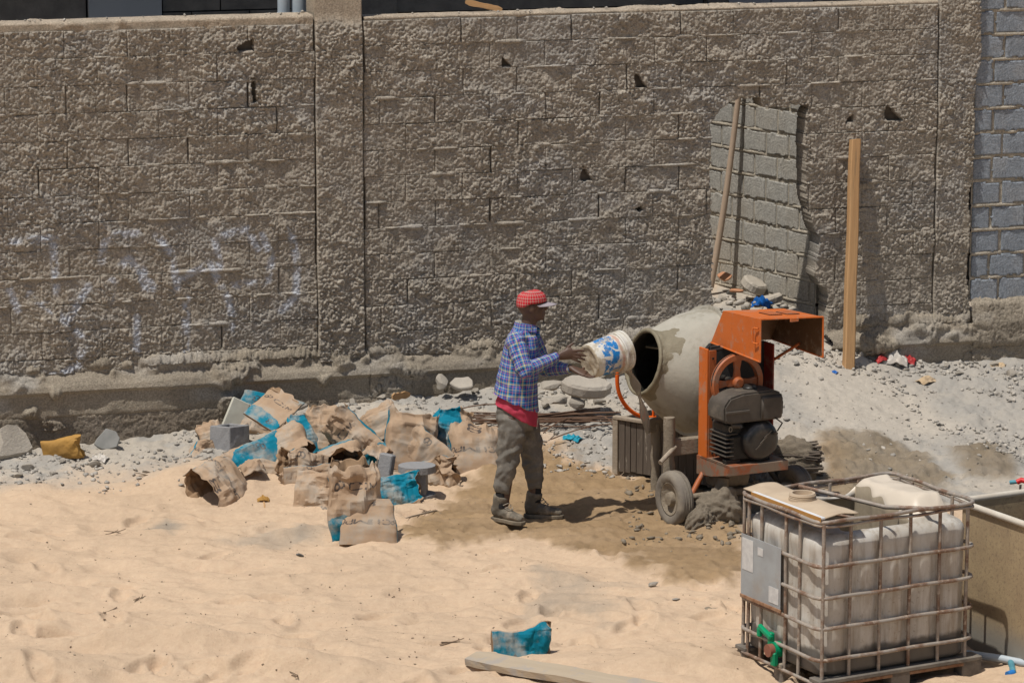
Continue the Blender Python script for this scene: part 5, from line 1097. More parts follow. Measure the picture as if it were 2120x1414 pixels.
# clothes
def closest(co, segs):
    best = np.full(len(co), 9.0); uv = np.zeros((len(co), 2))
    for i, (a, b, r, ref) in enumerate(segs):
        a, b = np.array(a), np.array(b); ab = b - a; L = np.linalg.norm(ab); d = ab / L; t = np.clip(((co - a) @ d) / L, 0, 1); q = a + t[:, None] * ab
        dist = np.linalg.norm(co - q, axis=1) / r; x = np.array(ref); x = x - d * (x @ d); x /= np.linalg.norm(x); y = np.cross(d, x); an = np.arctan2((co - q) @ y, (co - q) @ x)
        hit = dist < best; best[hit] = dist[hit]; uv[hit] = np.stack([an * r + i * .137, (co - a) @ d], 1)[hit]
    return uv
SEGS = [((-.06, 0, .75), (-.01, 0, 1.45), .155, (1, 0, 0)), (J['sN'], J['eN'], .07, (0, -1, 0)), (J['eN'], J['wN'], .06, (0, -1, 0)), (J['sF'], J['eF'], .07, (0, 1, 0)), (J['eF'], J['wF'], .06, (0, 1, 0))]
def with_uv(me, segs):
    n = len(me.vertices); co = np.empty(n * 3, np.float32); me.vertices.foreach_get('co', co); uv = closest(co.reshape(-1, 3), segs); c = np.ones((n, 4), np.float32); c[:, :2] = uv; c[:, 2] = 0
    a = me.attributes.new('Cloth', 'FLOAT_COLOR', 'POINT'); a.data.foreach_set('color', c.ravel()); return me
def folds(co, no, amp, seed, dirs):
    d = np.zeros(len(co))
    for i, (w, f) in enumerate(dirs):
        s = co @ np.array(w) * f + 1.6 * (fbm(co[:, 0] * 6 + seed, co[:, 2] * 6 + co[:, 1] * 5, seed + i, 3) - .5) * f * .12
        d += (np.abs((s % 1) - .5) * 2 - .5) * sst(.38, .68, fbm(co[:, 2] * 5 + i * 7, co[:, 1] * 5 + co[:, 0] * 4, seed + 20 + i, 3))
    return co + no * (amp * d)[:, None]
def plaid(name, cols, per, dustc):
    k = NT(name); at = k.n('ShaderNodeAttribute'); at.attribute_name = 'Cloth'; s = k.n('ShaderNodeSeparateXYZ'); k.l(at.outputs['Vector'], s.inputs[0]); out = []
    for ax in (0, 1):
        fr_ = k.math('FRACT', k.math('ADD', k.math('DIVIDE', s.outputs[ax], per), 10.0)); r = k.n('ShaderNodeValToRGB'); r.color_ramp.interpolation = 'CONSTANT'; e = r.color_ramp.elements
        while len(e) < len(cols): e.new(.5)
        for q, (p, cc) in zip(e, cols): q.position = p; q.color = (*cc, 1)
        k.l(fr_, r.inputs[0]); out.append(r.outputs[0])
    c = k.mix(.5, out[0], out[1]); c = k.mix(k.math('MULTIPLY', k.ramp(k.noise(7, 6, .65), .5, .72), .35), c, dustc); k.bump(k.noise(40, 5, .6), .25, .004); return k.fin(c, .85, 0, .15)
m_plaid = plaid('plaid_cotton', [(0, (.015, .12, .40)), (.17, (.42, .07, .20)), (.23, (.015, .10, .34)), (.33, (.50, .45, .24)), (.46, (.02, .21, .38)), (.57, (.01, .04, .18)), (.70, (.40, .11, .24)), (.76, (.02, .16, .46)), (.91, (.42, .41, .38))], .088, (.34, .32, .30))
SH = MB()
loft(SH, [((-.070, 0, .897), .188, .166, (.10, 0, 1)), ((-.070, 0, .95), .184, .158), ((-.055, 0, 1.08), .180, .147), ((-.035, 0, 1.22), .190, .138), ((-.025, 0, 1.32), .190, .125), ((-.012, 0, 1.385), .150, .098), ((.004, 0, 1.425), .082, .076), ((.014, 0, 1.455), .070, .070)], 36)
for a, b, c_, out in ((J['sN'], J['eN'], J['wN'], -1), (J['sF'], J['eF'], J['wF'], 1)):
    a, b, c_ = Vector(a), Vector(b), Vector(c_); m1, m2 = a.lerp(b, .5), b.lerp(c_, .5)
    loft(SH, [(a + Vector((.02, -out * .06, .01)), .075, .075), (a, .078, .076), (m1, .068, .066), (b + (b - m2).normalized() * .012, .058, .056)], 20, (1, 0, 0)); ell(SH, b, (.058, .057, .057), 16)
    loft(SH, [(b, .058, .056), (m2, .053, .050), (c_ - (c_ - b).normalized() * .035, .040, .038), (c_ - (c_ - b).normalized() * .012, .040, .038)], 20, (0, 0, 1))
def shirt_fn(co, no):
    co = folds(co, no, .011, 31, [((.35, .1, .9), 9), ((-.5, .3, .7), 11), ((.8, .4, .35), 10)])
    hem = sst(.97, .88, co[:, 2]); co[:, 2] += hem * (-.065 * (co[:, 0] + .07) / .16 - .0); return co
put('shirt', with_uv(voxel('shirt', SH, .0085, 2, .5, shirt_fn), SEGS), m_plaid, pe)
col_ = MB()
for s in (-1, 1): col_.plate([(.075, s * .035, 1.405), (.03, s * .088, 1.425), (-.055, s * .055, 1.475), (-.05, s * .05, 1.495), (.035, s * .072, 1.468), (.078, s * .03, 1.445)], .006)
for nm_ in (0,):
    for s in (-1, 1): pass
loft(col_, [((-.008, 0, 1.43), .083, .083), ((.0, 0, 1.478), .074, .077)], 28)
cm = col_.mesh('collar', 40); put('collar', with_uv(cm, SEGS), m_plaid, pe)
TS = MB(); loft(TS, [((-.062, 0, .795), .178, .156, (.14, 0, 1)), ((-.066, 0, .85), .178, .155), ((-.068, 0, .905), .165, .145), ((-.068, 0, .98), .14, .12)], 36)
m_tee = simple('red_jersey', (0.46, 0.045, 0.085), (0.37, 0.035, 0.065), 9, .85, bump=.25, dust=(.46, .15, .16), dusts=(.5, .75))
def tee_fn(co, no):
    co = folds(co, no, .007, 51, [((.1, .1, 1), 14), ((.6, .3, .6), 9)]); h = sst(.88, .80, co[:, 2]); co[:, 2] += h * (-.075 * (co[:, 0] + .06) / .16 + .0); return co
put('undershirt', voxel('undershirt', TS, .009, 2, .5, tee_fn), m_tee, pe)
TR = MB(); loft(TR, [((-.065, 0, .88), .150, .132), ((-.07, 0, .80), .168, .145), ((-.065, 0, .72), .165, .140), ((-.06, 0, .68), .14, .11)], 32)
loft(TR, [((-.09, -.085, .78), .092, .110), ((-.105, -.10, .66), .090, .102), ((-.118, -.115, .54), .080, .088), ((-.130, -.12, .46), .076, .080), ((-.150, -.13, .36), .068, .074), ((-.168, -.138, .27), .060, .062), ((-.172, -.14, .235), .048, .050)], 24)
loft(TR, [((-.03, .085, .77), .092, .108), ((.01, .095, .65), .088, .100), ((.04, .10, .53), .078, .086), ((.05, .10, .45), .074, .080), ((.06, .10, .34), .066, .072), ((.070, .10, .25), .060, .062), ((.072, .10, .215), .048, .050)], 24)
def tr_fn(co, no): return folds(co, no, .015, 71, [((.45, .1, 1), 9), ((-.6, .2, .9), 8), ((.8, .2, .6), 7), ((-.9, .3, .5), 11)])
k = NT('dusty_dark_trousers'); c = k.mix(k.noise(8, 6, .65), (0.125, 0.115, 0.10), (0.175, 0.16, 0.14)); c = k.mix(k.math('MULTIPLY', k.ramp(k.noise(6, 7, .68), .47, .68), .75), c, (0.31, 0.275, 0.225)); k.bump(k.noise(50, 6, .65), .3, .004); m_trou = k.fin(c, .9, 0, .1)
put('trousers', voxel('trousers', TR, .0085, 2, .5, tr_fn), m_trou, pe)
m_cord = simple('pale_cord', (.45, .42, .36), (.4, .37, .3), 9)
MB().tube([(.075, -.05, .80), (.085, -.06, .75), (.080, -.062, .70)], .004, 6).build('drawstring', m_cord, pe); MB().tube([(.07, -.03, .80), (.09, -.02, .76), (.088, -.015, .73)], .004, 6).build('drawstring', m_cord, pe)
m_sock = simple('black_sock', (.012, .012, .013), (.02, .02, .022), 9)
for p in ((-.173, -.14, .21), (.073, .10, .195)): MB().tube([(p[0], p[1], p[2] - .08), (p[0], p[1], p[2] + .03)], .043, 16).build('sock', m_sock, pe, 60)
k = NT('dusty_boot_leather'); c = k.mix(k.noise(14, 6, .65), (0.085, 0.075, 0.06), (0.17, 0.15, 0.12)); c = k.mix(k.math('MULTIPLY', k.ramp(k.noise(10, 7, .7), .45, .65), .8), c, (0.30, 0.25, 0.19)); k.bump(k.noise(60, 6, .65), .5, .004); m_boot = k.fin(c, .85, 0, .2)
m_sole = simple('boot_sole', (.10, .085, .065), (.22, .18, .13), 12, .9, bump=.4); m_lace = simple('lace', (.33, .29, .23), (.26, .22, .17), 20)
for ank, az in (((-.173, -.14), -38), ((.073, .10), -6)):
    bo_ = empty('boot', (ank[0], ank[1], gzi(g0[0] + ank[0], g0[1] + ank[1]) - g0[2]), R(az)); bo_.parent = pe; U = MB()
    loft(U, [((-.075, 0, .075), .034, .040, (1, 0, .1)), ((-.045, 0, .075), .041, .050, (1, 0, 0)), ((.0, 0, .072), .041, .050, (1, 0, 0)), ((.06, 0, .062), .043, .042, (1, 0, 0)), ((.12, 0, .052), .046, .033, (1, 0, 0)), ((.165, 0, .048), .042, .029, (1, 0, 0)), ((.195, 0, .042), .026, .020, (1, 0, 0))], 20)
    loft(U, [((-.025, 0, .07), .044, .056), ((-.018, 0, .13), .046, .056), ((-.008, 0, .175), .049, .060), ((-.004, 0, .195), .047, .058)], 20)
    put('upper', voxel('upper', U, .0075, 2, .5, lambda co, no: folds(co, no, .005, 91, [((1, 0, .5), 18), ((.3, .3, 1), 22)])), m_boot, bo_)
    out = [(-.088, 0), (-.078, .03), (-.03, .043), (.04, .040), (.11, .050), (.165, .046), (.200, .026), (.210, 0)]; out = out + [(x, -y) for x, y in out[-2:0:-1]]
    sm = MB().prism(out, .030, Matrix.Translation((0, 0, .015))).mesh('sole'); bm = bmesh.new(); bm.from_mesh(sm); bmesh.ops.bevel(bm, geom=[e for e in bm.edges if abs(e.verts[0].co.z - e.verts[1].co.z) < .001], offset=.005, segments=1, affect='EDGES'); bm.to_mesh(sm); bm.free(); put('sole', sm, m_sole, bo_)
    for i in range(5):
        x, z = .035 + .012 * (4 - i) * 1.0 - .005 * i, .100 + i * .019
        MB().tube([(x - .01, -.034, z - .006), (x + .014, -.01, z + .008), (x + .010, .012, z + .002), (x - .01, .034, z + .010)], .0035, 6).build('lace', m_lace, bo_, 60)
# cap
CP = MB(); cR = Matrix.Rotation(R(-6), 3, 'Y')
cap_v = []; n1, n2 = 40, 12
for i in range(n2 + 1):
    a = i / n2 * math.pi / 2
    for j in range(n1):
        w = 2 * math.pi * j / n1; rx = .114 if math.cos(w) > 0 else .108; zz = .090 * math.sin(a) ** .9; rr = math.cos(a) ** .62
        sq = 1 + .05 * math.cos(w) * (i < 6)
        cap_v.append(hc + Vector((-.012, 0, .028)) + cR @ Vector((rx * rr * math.cos(w) * sq, .094 * rr * math.sin(w), zz - .022 * (math.cos(w) < -.1) * (1 - i / n2) * min(1, -math.cos(w) * 2 if math.cos(w) < 0 else 0))))
cf = [(i * n1 + j, i * n1 + (j + 1) % n1, (i + 1) * n1 + (j + 1) % n1, (i + 1) * n1 + j) for i in range(n2) for j in range(n1)]
capm = MB().add(cap_v, cf).mesh('cap', 50); jitter(capm, .004, 26, 7)
m_capcloth = plaid('red_plaid_cap', [(0, (.50, .03, .04)), (.3, (.42, .30, .26)), (.42, (.48, .02, .03)), (.62, (.30, .02, .03)), (.74, (.46, .40, .35)), (.84, (.50, .03, .04))], .044, (.36, .24, .21))
capo = put('cap', with_uv(capm, [((.03, 0, 1.5), (.03, 0, 1.8), .105, (1, 0, 0))]), m_capcloth, pe); md = capo.modifiers.new('t', 'SOLIDIFY'); md.thickness = .003
V = []; nb, nr_ = 24, 6
for i in range(nr_):
    for j in range(nb):
        w = -1.15 + 2.3 * j / (nb - 1); r0 = np.array([.112 * math.cos(w), .090 * math.sin(w)]); e_ = np.array([.082 * max(0, math.cos(w * 1.15)), 0]); q = r0 + e_ * i / (nr_ - 1); V.append(hc + Vector((-.012, 0, .030)) + Vector((q[0], q[1], -.014 * i / (nr_ - 1) - .55 * q[1] ** 2 * 3)))
F = [(i * nb + j, i * nb + j + 1, (i + 1) * nb + j + 1, (i + 1) * nb + j) for i in range(nr_ - 1) for j in range(nb - 1)]
m_visor = simple('grey_lilac_visor', (.36, .32, .35), (.30, .27, .29), 9, .8)
vo = MB().add(V, F).build('visor', m_visor, capo, 60); md = vo.modifiers.new('t', 'SOLIDIFY'); md.thickness = .004
vo.parent = capo
# bucket and the slurry falling from it
bb0 = Vector(g0) + Vector((.462, .055, 1.165)); bax = Vector((.232, .155, .045)).normalized(); MBk = axis_M(bb0, bax, (0, 0, 1))
bk = empty('bucket', tuple(bb0)); tag(bk, 'white plastic bucket with worn blue print held at the mixer mouth', 'bucket')
k = NT('worn_printed_plastic'); xa = k.n('ShaderNodeAttribute'); xa.attribute_name = 'Cloth'; s = k.n('ShaderNodeSeparateXYZ'); k.l(xa.outputs['Vector'], s.inputs[0])
cmb = k.n('ShaderNodeCombineXYZ'); k.l(s.outputs[0], cmb.inputs[0]); k.l(s.outputs[1], cmb.inputs[1])
wob = k.math('ADD', s.outputs[1], k.math('MULTIPLY', k.math('SUBTRACT', k.noise(22, 4, .6, cmb.outputs[0]), .5), .05))
band = k.math('MULTIPLY', k.ramp(wob, .045, .055), k.ramp(wob, .195, .185)); pat = k.ramp(k.noise(16, 6, .7, cmb.outputs[0], .8), .44, .50)
orb = k.math('MULTIPLY', k.ramp(wob, .198, .204), k.ramp(wob, .226, .22))
c = k.mix(k.ramp(k.noise(12, 6, .6), .35, .7), (.62, .60, .55), (.52, .48, .40)); c = k.mix(k.math('MULTIPLY', band, pat), c, (.01, .17, .46)); c = k.mix(k.math('MULTIPLY', orb, .6), c, (.45, .19, .12))
c = k.mix(k.math('MULTIPLY', k.ramp(k.noise(11, 7, .7), .50, .62), .85), c, (.37, .31, .225)); k.bump(k.noise(40, 6, .7), .35, .005); m_bkt = k.fin(c, .6, 0, .3)
bprof = [(.0, .0), (.0, .05), (.004, .055), (.004, .095), (-.002, .10), (-.002, .122), (.004, .126), (.10, .131), (.20, .137), (.235, .139), (.236, .150), (.246, .152), (.262, .142), (.285, .143), (.287, .151), (.305, .152), (.308, .146), (.306, .138), (.23, .132), (.02, .120), (.012, .0)]
bmsh = MB().lathe(bprof, 56, MBk).mesh('shell', 40)
co = np.empty(len(bmsh.vertices) * 3, np.float32); bmsh.vertices.foreach_get('co', co); lc = np.array([(MBk.inverted() @ Vector(p))[:] for p in co.reshape(-1, 3)]); a_ = np.ones((len(lc), 4), np.float32); a_[:, 0] = np.arctan2(lc[:, 1], lc[:, 0]) * .135; a_[:, 1] = lc[:, 2]; a_[:, 2] = 0
at = bmsh.attributes.new('Cloth', 'FLOAT_COLOR', 'POINT'); at.data.foreach_set('color', a_.ravel()); jitter(bmsh, .0015, 30, 3)
bo2 = put('shell', bmsh, m_bkt, bk); bo2.matrix_parent_inverse = Matrix.Translation(-bb0)
k = NT('cement_caked_base'); c = k.mix(k.ramp(k.noise(16, 7, .7), .35, .65), (.34, .27, .18), (.52, .46, .36)); k.bump(k.noise(30, 7, .7), .7, .01); m_caked = k.fin(c, .9)
bcm = MB().lathe([(-.006, 0), (-.006, .045), (-.003, .058), (-.003, .09), (-.008, .10), (-.007, .118), (-.001, .124)], 48, MBk).mesh('caked_base', 60); jitter(bcm, .005, 26, 5); x_ = put('caked_base', bcm, m_caked, bk); x_.matrix_parent_inverse = Matrix.Translation(-bb0)
hdl = [MBk @ Vector((math.cos(w) * .155, math.sin(w) * .155, .262 - .03 * math.sin((w - 2.2) / 3.0 * math.pi) * 2.2)) for w in np.linspace(2.2, 5.2, 24)]
x_ = MB().tube(hdl, .004, 6).build('wire_handle', m_caked, bk); x_.matrix_parent_inverse = Matrix.Translation(-bb0)
sp0 = MBk @ Vector((-.145, -.02, .30)); pts = [sp0 + Vector((.35 * t * .42, .06 * t, -.02 * t - 1.9 * t * t * .16)) for t in np.linspace(0, 1.25, 16)]
k = NT('thin_slurry'); c = k.mix(k.noise(20, 4, .6), (.40, .35, .28), (.55, .50, .42)); m_slurry = k.fin(c, .2, 0, .5); k.b.inputs['Transmission Weight'].default_value = .55; k.b.inputs['IOR'].default_value = 1.2
V = []; m_ = len(pts)
for i, p in enumerate(pts):
    w = .030 + .012 * math.sin(i * 1.1) - .012 * i / m_
    for j in range(8): a = 2 * math.pi * j / 8; V.append(p + Vector((math.cos(a) * w, math.sin(a) * .008, math.sin(a + .6) * .008 + .006 * math.sin(i * 1.7 + j))))
F = [(i * 8 + j, i * 8 + (j + 1) % 8, (i + 1) * 8 + (j + 1) % 8, (i + 1) * 8 + j) for i in range(m_ - 1) for j in range(8)] + [tuple(range(7, -1, -1)), tuple((m_ - 1) * 8 + j for j in range(8))]
o = MB().add(V, F).build('slurry_stream', m_slurry, None, 80); tag(o, 'thin grey stream of slurry falling from the bucket', 'slurry')
# ------------------------------------------------------------------ rubble, sticks, litter
def rock_mesh(seed, flat=.7, cuts=9, sub=2):
    rg = np.random.RandomState(seed); bm = bmesh.new(); bmesh.ops.create_icosphere(bm, subdivisions=sub, radius=1.0)
    ax = np.array([1.0, rg.uniform(.6, .95), flat * rg.uniform(.6, 1.1)]); pl_ = [(n / np.linalg.norm(n), rg.uniform(.34, .74)) for n in rg.normal(size=(cuts, 3))]
    for v in bm.verts:
        p = np.array(v.co)
        for n, d in pl_:
            s = p @ n
            if s > d: p = p - n * (s - d)
        p = p * ax * (1 + .05 * rg.randn()); v.co = p
    me = bpy.data.meshes.new('stone'); bm.to_mesh(me); bm.free(); smooth_by_angle(me, 28); return me
k = NT('rubble_stone'); oi = k.n('ShaderNodeObjectInfo'); c = k.mix(k.noise(5, 7, .7), (0.345, 0.305, 0.255), (0.50, 0.455, 0.39)); c = k.mix(k.math('MULTIPLY', oi.outputs['Random'], .25), c, (0.34, 0.315, 0.28)); k.bump(k.noise(16, 8, .7), .7, .02); m_stone = k.fin(c, .95, 0, .1)
k = NT('rubble_mass'); c = k.mix(k.ramp(k.attr(), 0, 1), (0.31, 0.29, 0.26), (0.48, 0.44, 0.385)); c = k.mix(.4, c, k.mix(k.noise(40, 6, .7), (.2, .2, .2), (.8, .8, .8)), 'OVERLAY'); k.bump(k.noise(50, 7, .7), .6, .01); m_rubm = k.fin(c, .95, 0, .1)
RK = [rock_mesh(i, .55 + .05 * (i % 5), 12) for i in range(10)]; RKS = [rock_mesh(40 + i, .6, 11, 1) for i in range(10)]
def arrs(me):
    n = len(me.vertices); co = np.empty(n * 3); me.vertices.foreach_get('co', co); me.calc_loop_triangles(); t = np.empty(len(me.loop_triangles) * 3, np.int32); me.loop_triangles.foreach_get('vertices', t); return co.reshape(-1, 3), t.reshape(-1, 3)
RKA = [arrs(m) for m in RKS]
def scatter(name, pts, sizes, mat, tone=None, zs=.2, src=None):
    """many small stones as one mass"""
    V, F, Cc, o = [], [], [], 0; rg = np.random.RandomState(len(pts)); A = src or RKA
    for i, (p, s) in enumerate(zip(pts, sizes)):
        co, t = A[rg.randint(len(A))]; e = rg.rand(3) * 6.28; ca, sa = math.cos(e[0]), math.sin(e[0]); cb, sb = math.cos(e[1] * .15), math.sin(e[1] * .15)
        M = np.array([[ca, -sa, 0], [sa, ca, 0], [0, 0, 1]]) @ np.array([[1, 0, 0], [0, cb, -sb], [0, sb, cb]]); V.append(co @ M.T * s + p + np.array([0, 0, zs * s])); F.append(t + o); o += len(co); g_ = rg.rand() if tone is None else tone[i]; Cc.append(np.full((len(co), 3), g_))
    me = mesh_np(name, np.concatenate(V), np.concatenate(F), False, np.concatenate(Cc)); ob = put(name, me, mat); ob['kind'] = 'stuff'; return ob
rg = np.random.RandomState(5)
def along_wall(n, x0, x1, dmin, dmax, s0, s1, pw=1.6, keep=None):
    pts, sz = [], []
    while len(pts) < n:
        x = rg.uniform(x0, x1); d = dmin + (dmax - dmin) * rg.rand() ** pw; y = wall_y(x) - d / CT
        if keep and not keep(x, y, d): continue
        pts.append((x, y, gzi(x, y))); sz.append(s0 + (s1 - s0) * rg.rand() ** 3)
    return pts, sz
def clumpy(th): return lambda x, y, d: float(fbm(np.array([x * 1.7]), np.array([y * 2.2]), 501, 4, .6)[0]) > th
p1, s1 = along_wall(1300, -4.6, .2, .14, 1.0, .006, .042, 1.6, clumpy(.42)); p2, s2 = along_wall(1300, .1, 1.9, .14, 1.9, .006, .042, 1.3, clumpy(.46)); p3, s3 = along_wall(3600, 1.9, 5.0, .12, 2.4, .006, .045, 1.3, clumpy(.46)); p4, s4 = along_wall(700, 1.6, 3.4, -1.3, .12, .012, .08, 1)
keep3 = [(p, s) for p, s in zip(p3, s3) if not (p[1] < wall_y(p[0]) - .45 and p[0] < 3.3 + .5 * (2.6 - p[1]) and rg.rand() < .93)]
pts = np.array(p1 + p2 + [k_[0] for k_ in keep3] + p4); scatter('rubble', pts, s1 + s2 + [k_[1] for k_ in keep3] + s4, m_rubm)
p5 = []
for _ in range(520):
    q = P(rg.uniform(0, 470), rg.uniform(905, 1015), .05)
    if fbm(np.array([q[0] * 2.]), np.array([q[1] * 2.]), 511, 3)[0] > .46: p5.append((q[0], q[1], gzi(q[0], q[1])))
scatter('gravel', np.array(p5), list(.006 + .034 * rg.rand(len(p5)) ** 3), m_rubm)
p6 = []
for _ in range(1500):
    q = P(rg.uniform(-40, 1560), rg.uniform(1010, 1420), 0); p6.append((q[0], q[1], gzi(q[0], q[1])))
k = NT('dirt_crumb'); c = k.mix(k.ramp(k.attr(), .2, .8), (.13, .085, .05), (.33, .27, .20)); m_crumb = k.fin(c, .95)
k = NT('grey_crumb'); c = k.mix(k.ramp(k.attr(), .2, .8), (.16, .14, .115), (.38, .35, .30)); m_crumb2 = k.fin(c, .95)
scatter('dirt_crumbs', np.array(p6), list(.0035 + .011 * rg.rand(len(p6)) ** 4), m_crumb)
p7_ = []; 
for _ in range(420):
    q = P(rg.uniform(1290, 1700), rg.uniform(990, 1135), 0); p7_.append((q[0], q[1], gzi(q[0], q[1])))
scatter('cement_lumps', np.array(p7_), list(.008 + .045 * rg.rand(len(p7_)) ** 3), m_crust)
p8_ = []
for _ in range(1300):
    q = P(rg.uniform(1600, 2120), rg.uniform(730, 1000), .08); p8_.append((q[0], q[1], gzi(q[0], q[1])))
scatter('dust_crumbs', np.array(p8_), list(.004 + .014 * rg.rand(len(p8_)) ** 4), m_crumb2)
def lump_mesh(seed, rough=.35):
    bm = bmesh.new(); bmesh.ops.create_icosphere(bm, subdivisions=5, radius=1.0); me = bpy.data.meshes.new('lump'); bm.to_mesh(me); bm.free()
    n = len(me.vertices); co = np.empty(n * 3, np.float32); me.vertices.foreach_get('co', co); co = co.reshape(-1, 3); a = co[:, 0] * 2.2 + seed; b = co[:, 1] * 2.2 + co[:, 2] * 1.7
    d = 1 + rough * (2 * fbm(a, b, seed, 6, .62) - 1) + .16 * (1 - worley(a * 1.6, b * 1.6, seed + 2)) - .08; co = co * d[:, None]; me.vertices.foreach_set('co', co.ravel()); me.polygons.foreach_set('use_smooth', np.ones(len(me.polygons), bool)); me.update(); return me
LMP = [lump_mesh(s) for s in (3, 8, 15)]
def chunk(px, py, w, h, lab, seed, z=None, rz=0, flat=None, mat=None, name='concrete_chunk', cat='rubble', group=None, sink=.25):
    """one broken lump, w x h metres as seen"""
    q = PG(px, py) if z is None else P(px, py, z); zz = gzi(q[0], q[1]) if z is None else z
    me = LMP[seed % 3] if name == 'cement_heap' else RK[seed % 10]; o = put(name, me, mat or m_stone, None, (q[0], q[1], zz + h * (.5 - sink)), (R(random.uniform(-12, 12)), R(random.uniform(-12, 12)), R(rz))); o.scale = (w / 1.7, w / 2.2, h / 1.15); tag(o, lab, cat, group); return o
def slab(name, px, py, z, dims, rot, mat, lab, cat, seed=0, rag=.2):
    """a broken flat piece with a ragged outline"""
    rg2 = np.random.RandomState(seed); n = 11; pl = [(dims[0] / 2 * math.cos(w) * (1 + rag * rg2.uniform(-1, .6)), dims[1] / 2 * math.sin(w) * (1 + rag * rg2.uniform(-1, .6))) for w in np.linspace(0, 6.283, n, endpoint=False)]
    me = MB().prism(pl, dims[2]).mesh(name); bm = bmesh.new(); bm.from_mesh(me); bmesh.ops.bevel(bm, geom=bm.edges[:], offset=dims[2] * .2, segments=1, affect='EDGES'); bmesh.ops.triangulate(bm, faces=bm.faces[:]); bm.to_mesh(me); bm.free(); jitter(me, dims[2] * .12, 14, seed)
    q = P(px, py, z); o = put(name, me, mat, None, tuple(q), tuple(R(a) for a in rot)); tag(o, lab, cat); return o
slab('concrete_slab', 1212, 800, .52, (.44, .30, .10), (14, 8, 10), m_stone, 'large broken concrete slab under the bucket', 'rubble', 3)
chunk(1140, 808, .26, .13, 'broad grey stone left of the large slab behind the worker', 2, .50); chunk(1155, 838, .17, .13, 'rounded lump below the broad grey stone', 5, .40); chunk(1195, 842, .15, .10, 'pale stone right of the rounded lump under the slab', 7, .38); chunk(1192, 822, .13, .10, 'small angular stone tucked under the slab edge', 1, .44)
chunk(12, 945, .46, .36, 'large pale boulder cut by the left edge of the photo', 4, None, 20, sink=.3); chunk(915, 800, .14, .14, 'pale upright lump by the wall left of the worker', 8, .46)
slab('concrete_slab', 612, 835, .36, (.24, .2, .05), (25, -8, 12), m_stone, 'pale flat broken piece behind the bags near the wall', 'rubble', 11); slab('concrete_slab', 958, 795, .48, (.2, .16, .04), (30, 5, -8), m_stone, 'thin pale slab leaning by the wall left of the worker', 'rubble', 12)
slab('slate_piece', 222, 912, .20, (.20, .17, .03), (62, -24, 15), simple('slate_grey', (.20, .20, .19), (.27, .265, .25), 9), 'dark grey triangular slab standing in the rubble on the left', 'rubble', 14, .35)
chunk(194, 968, .11, .08, 'grey stone alone on the sand below the rubble strip', 3); chunk(305, 980, .07, .04, 'flat brown stone left of the gaping bag', 6); chunk(620, 1152, .075, .05, 'dark grey pebble below the standing bags', 9, mat=simple('dark_pebble', (.10, .10, .095), (.16, .155, .14), 12))
chunk(1352, 1205, .10, .06, 'lone grey lump on the sand left of the caged tank', 2); chunk(1400, 1255, .0 + .06, .03, 'small dry clod on the sand near the caged tank', 5, mat=m_crust)
SLAB = ["grey stone by the wall foot, larger of two behind the boxy open bag", "flat grey stone by the wall foot left of the larger one behind the boxy bag", "grey stone at the wall foot just left of the worker's back", "grey stone at the wall foot straight above the rolled teal bag", "small stone at the wall foot above the slanting open bag", "grey stone at the wall foot beside the pale flat broken piece", "grey stone at the wall right of the dark triangular slab", "rounded stone at the wall, second right of the dark triangular slab", "small stone at the wall, third right of the dark triangular slab", "grey stone at the wall just left of the hollow block", "grey stone in the left rubble under the pale boulder", "flat stone in the left rubble below the ochre bag", "small stone touching the lower edge of the ochre bag", "lowest small stone in the left corner of the rubble strip", "grey stone just right of the large concrete slab", "angular stone under the right end of the large slab", "low stone beside the orange tilting wheel", "flat stone above the rebar under the bucket", "grey stone close to the worker's front at thigh height", "grey stone left of the torn white plastic bag", "grey stone right of the red wrapper", "grey stone at the foot of the roughcast column", "grey stone at the foot of the bare grey wall", "stone right of the one at the grey wall's foot", "stone at the right edge of the photo below the grey wall", "flat stone in front of the roughcast column's foot", "grey stone left of the leaning timber post's foot", "grey stone at the doorway's right edge behind the raised hood", "grey stone in the doorway below the pole's foot", "stone in the doorway under the upper tile shard", "wide stone in the middle of the doorway floor", "stone in the doorway beside the dark rubble slab", "low stone in the doorway's left corner"]
i = 0
for px, py, w, h in [(862, 812, .15, .10), (838, 822, .12, .08), (985, 812, .11, .08), (790, 830, .13, .08), (730, 842, .10, .07), (660, 838, .12, .08), (270, 900, .12, .09), (300, 890, .13, .08), (340, 882, .10, .07), (380, 880, .12, .08), (60, 975, .12, .09), (110, 985, .10, .06), (130, 965, .09, .06), (40, 990, .11, .06),
                     (1250, 805, .14, .10), (1240, 835, .12, .09), (1265, 860, .10, .07), (1225, 862, .13, .08), (1130, 845, .12, .09), (1800, 745, .10, .06), (1905, 745, .11, .06), (1960, 760, .10, .06), (2010, 745, .12, .07), (2060, 760, .10, .06), (2095, 780, .12, .07), (1985, 780, .10, .05), (1730, 705, .12, .07), (1715, 690, .13, .08),
                     (1500, 590, .13, .08), (1512, 612, .12, .08), (1600, 625, .16, .09), (1625, 612, .14, .09), (1495, 628, .12, .07)]:
    q = PG(px, py); inside = q[1] > wall_y(q[0]); lab = SLAB[i]; chunk(px, py, w, h, lab, i, None, 37 * i, name='rubble_stone', group='rubble inside the doorway' if inside else 'rubble along the wall foot'); i += 1
slab('concrete_slab', 1560, 590, .92, (.26, .22, .09), (22, 18, 30), m_stone, 'tilted concrete block piece lying in the doorway', 'rubble', 21); slab('concrete_slab', 1590, 622, .84, (.30, .10, .07), (8, -12, 18), m_stone, 'long grey piece across the doorway floor', 'rubble', 22)
slab('concrete_slab', 1640, 618, .80, (.34, .26, .12), (10, 16, -10), simple('dark_rubble', (.16, .145, .125), (.24, .22, .19), 8, bump=.6, bscale=25, bd=.01), 'dark rubble slab at the right foot of the doorway', 'rubble', 23)
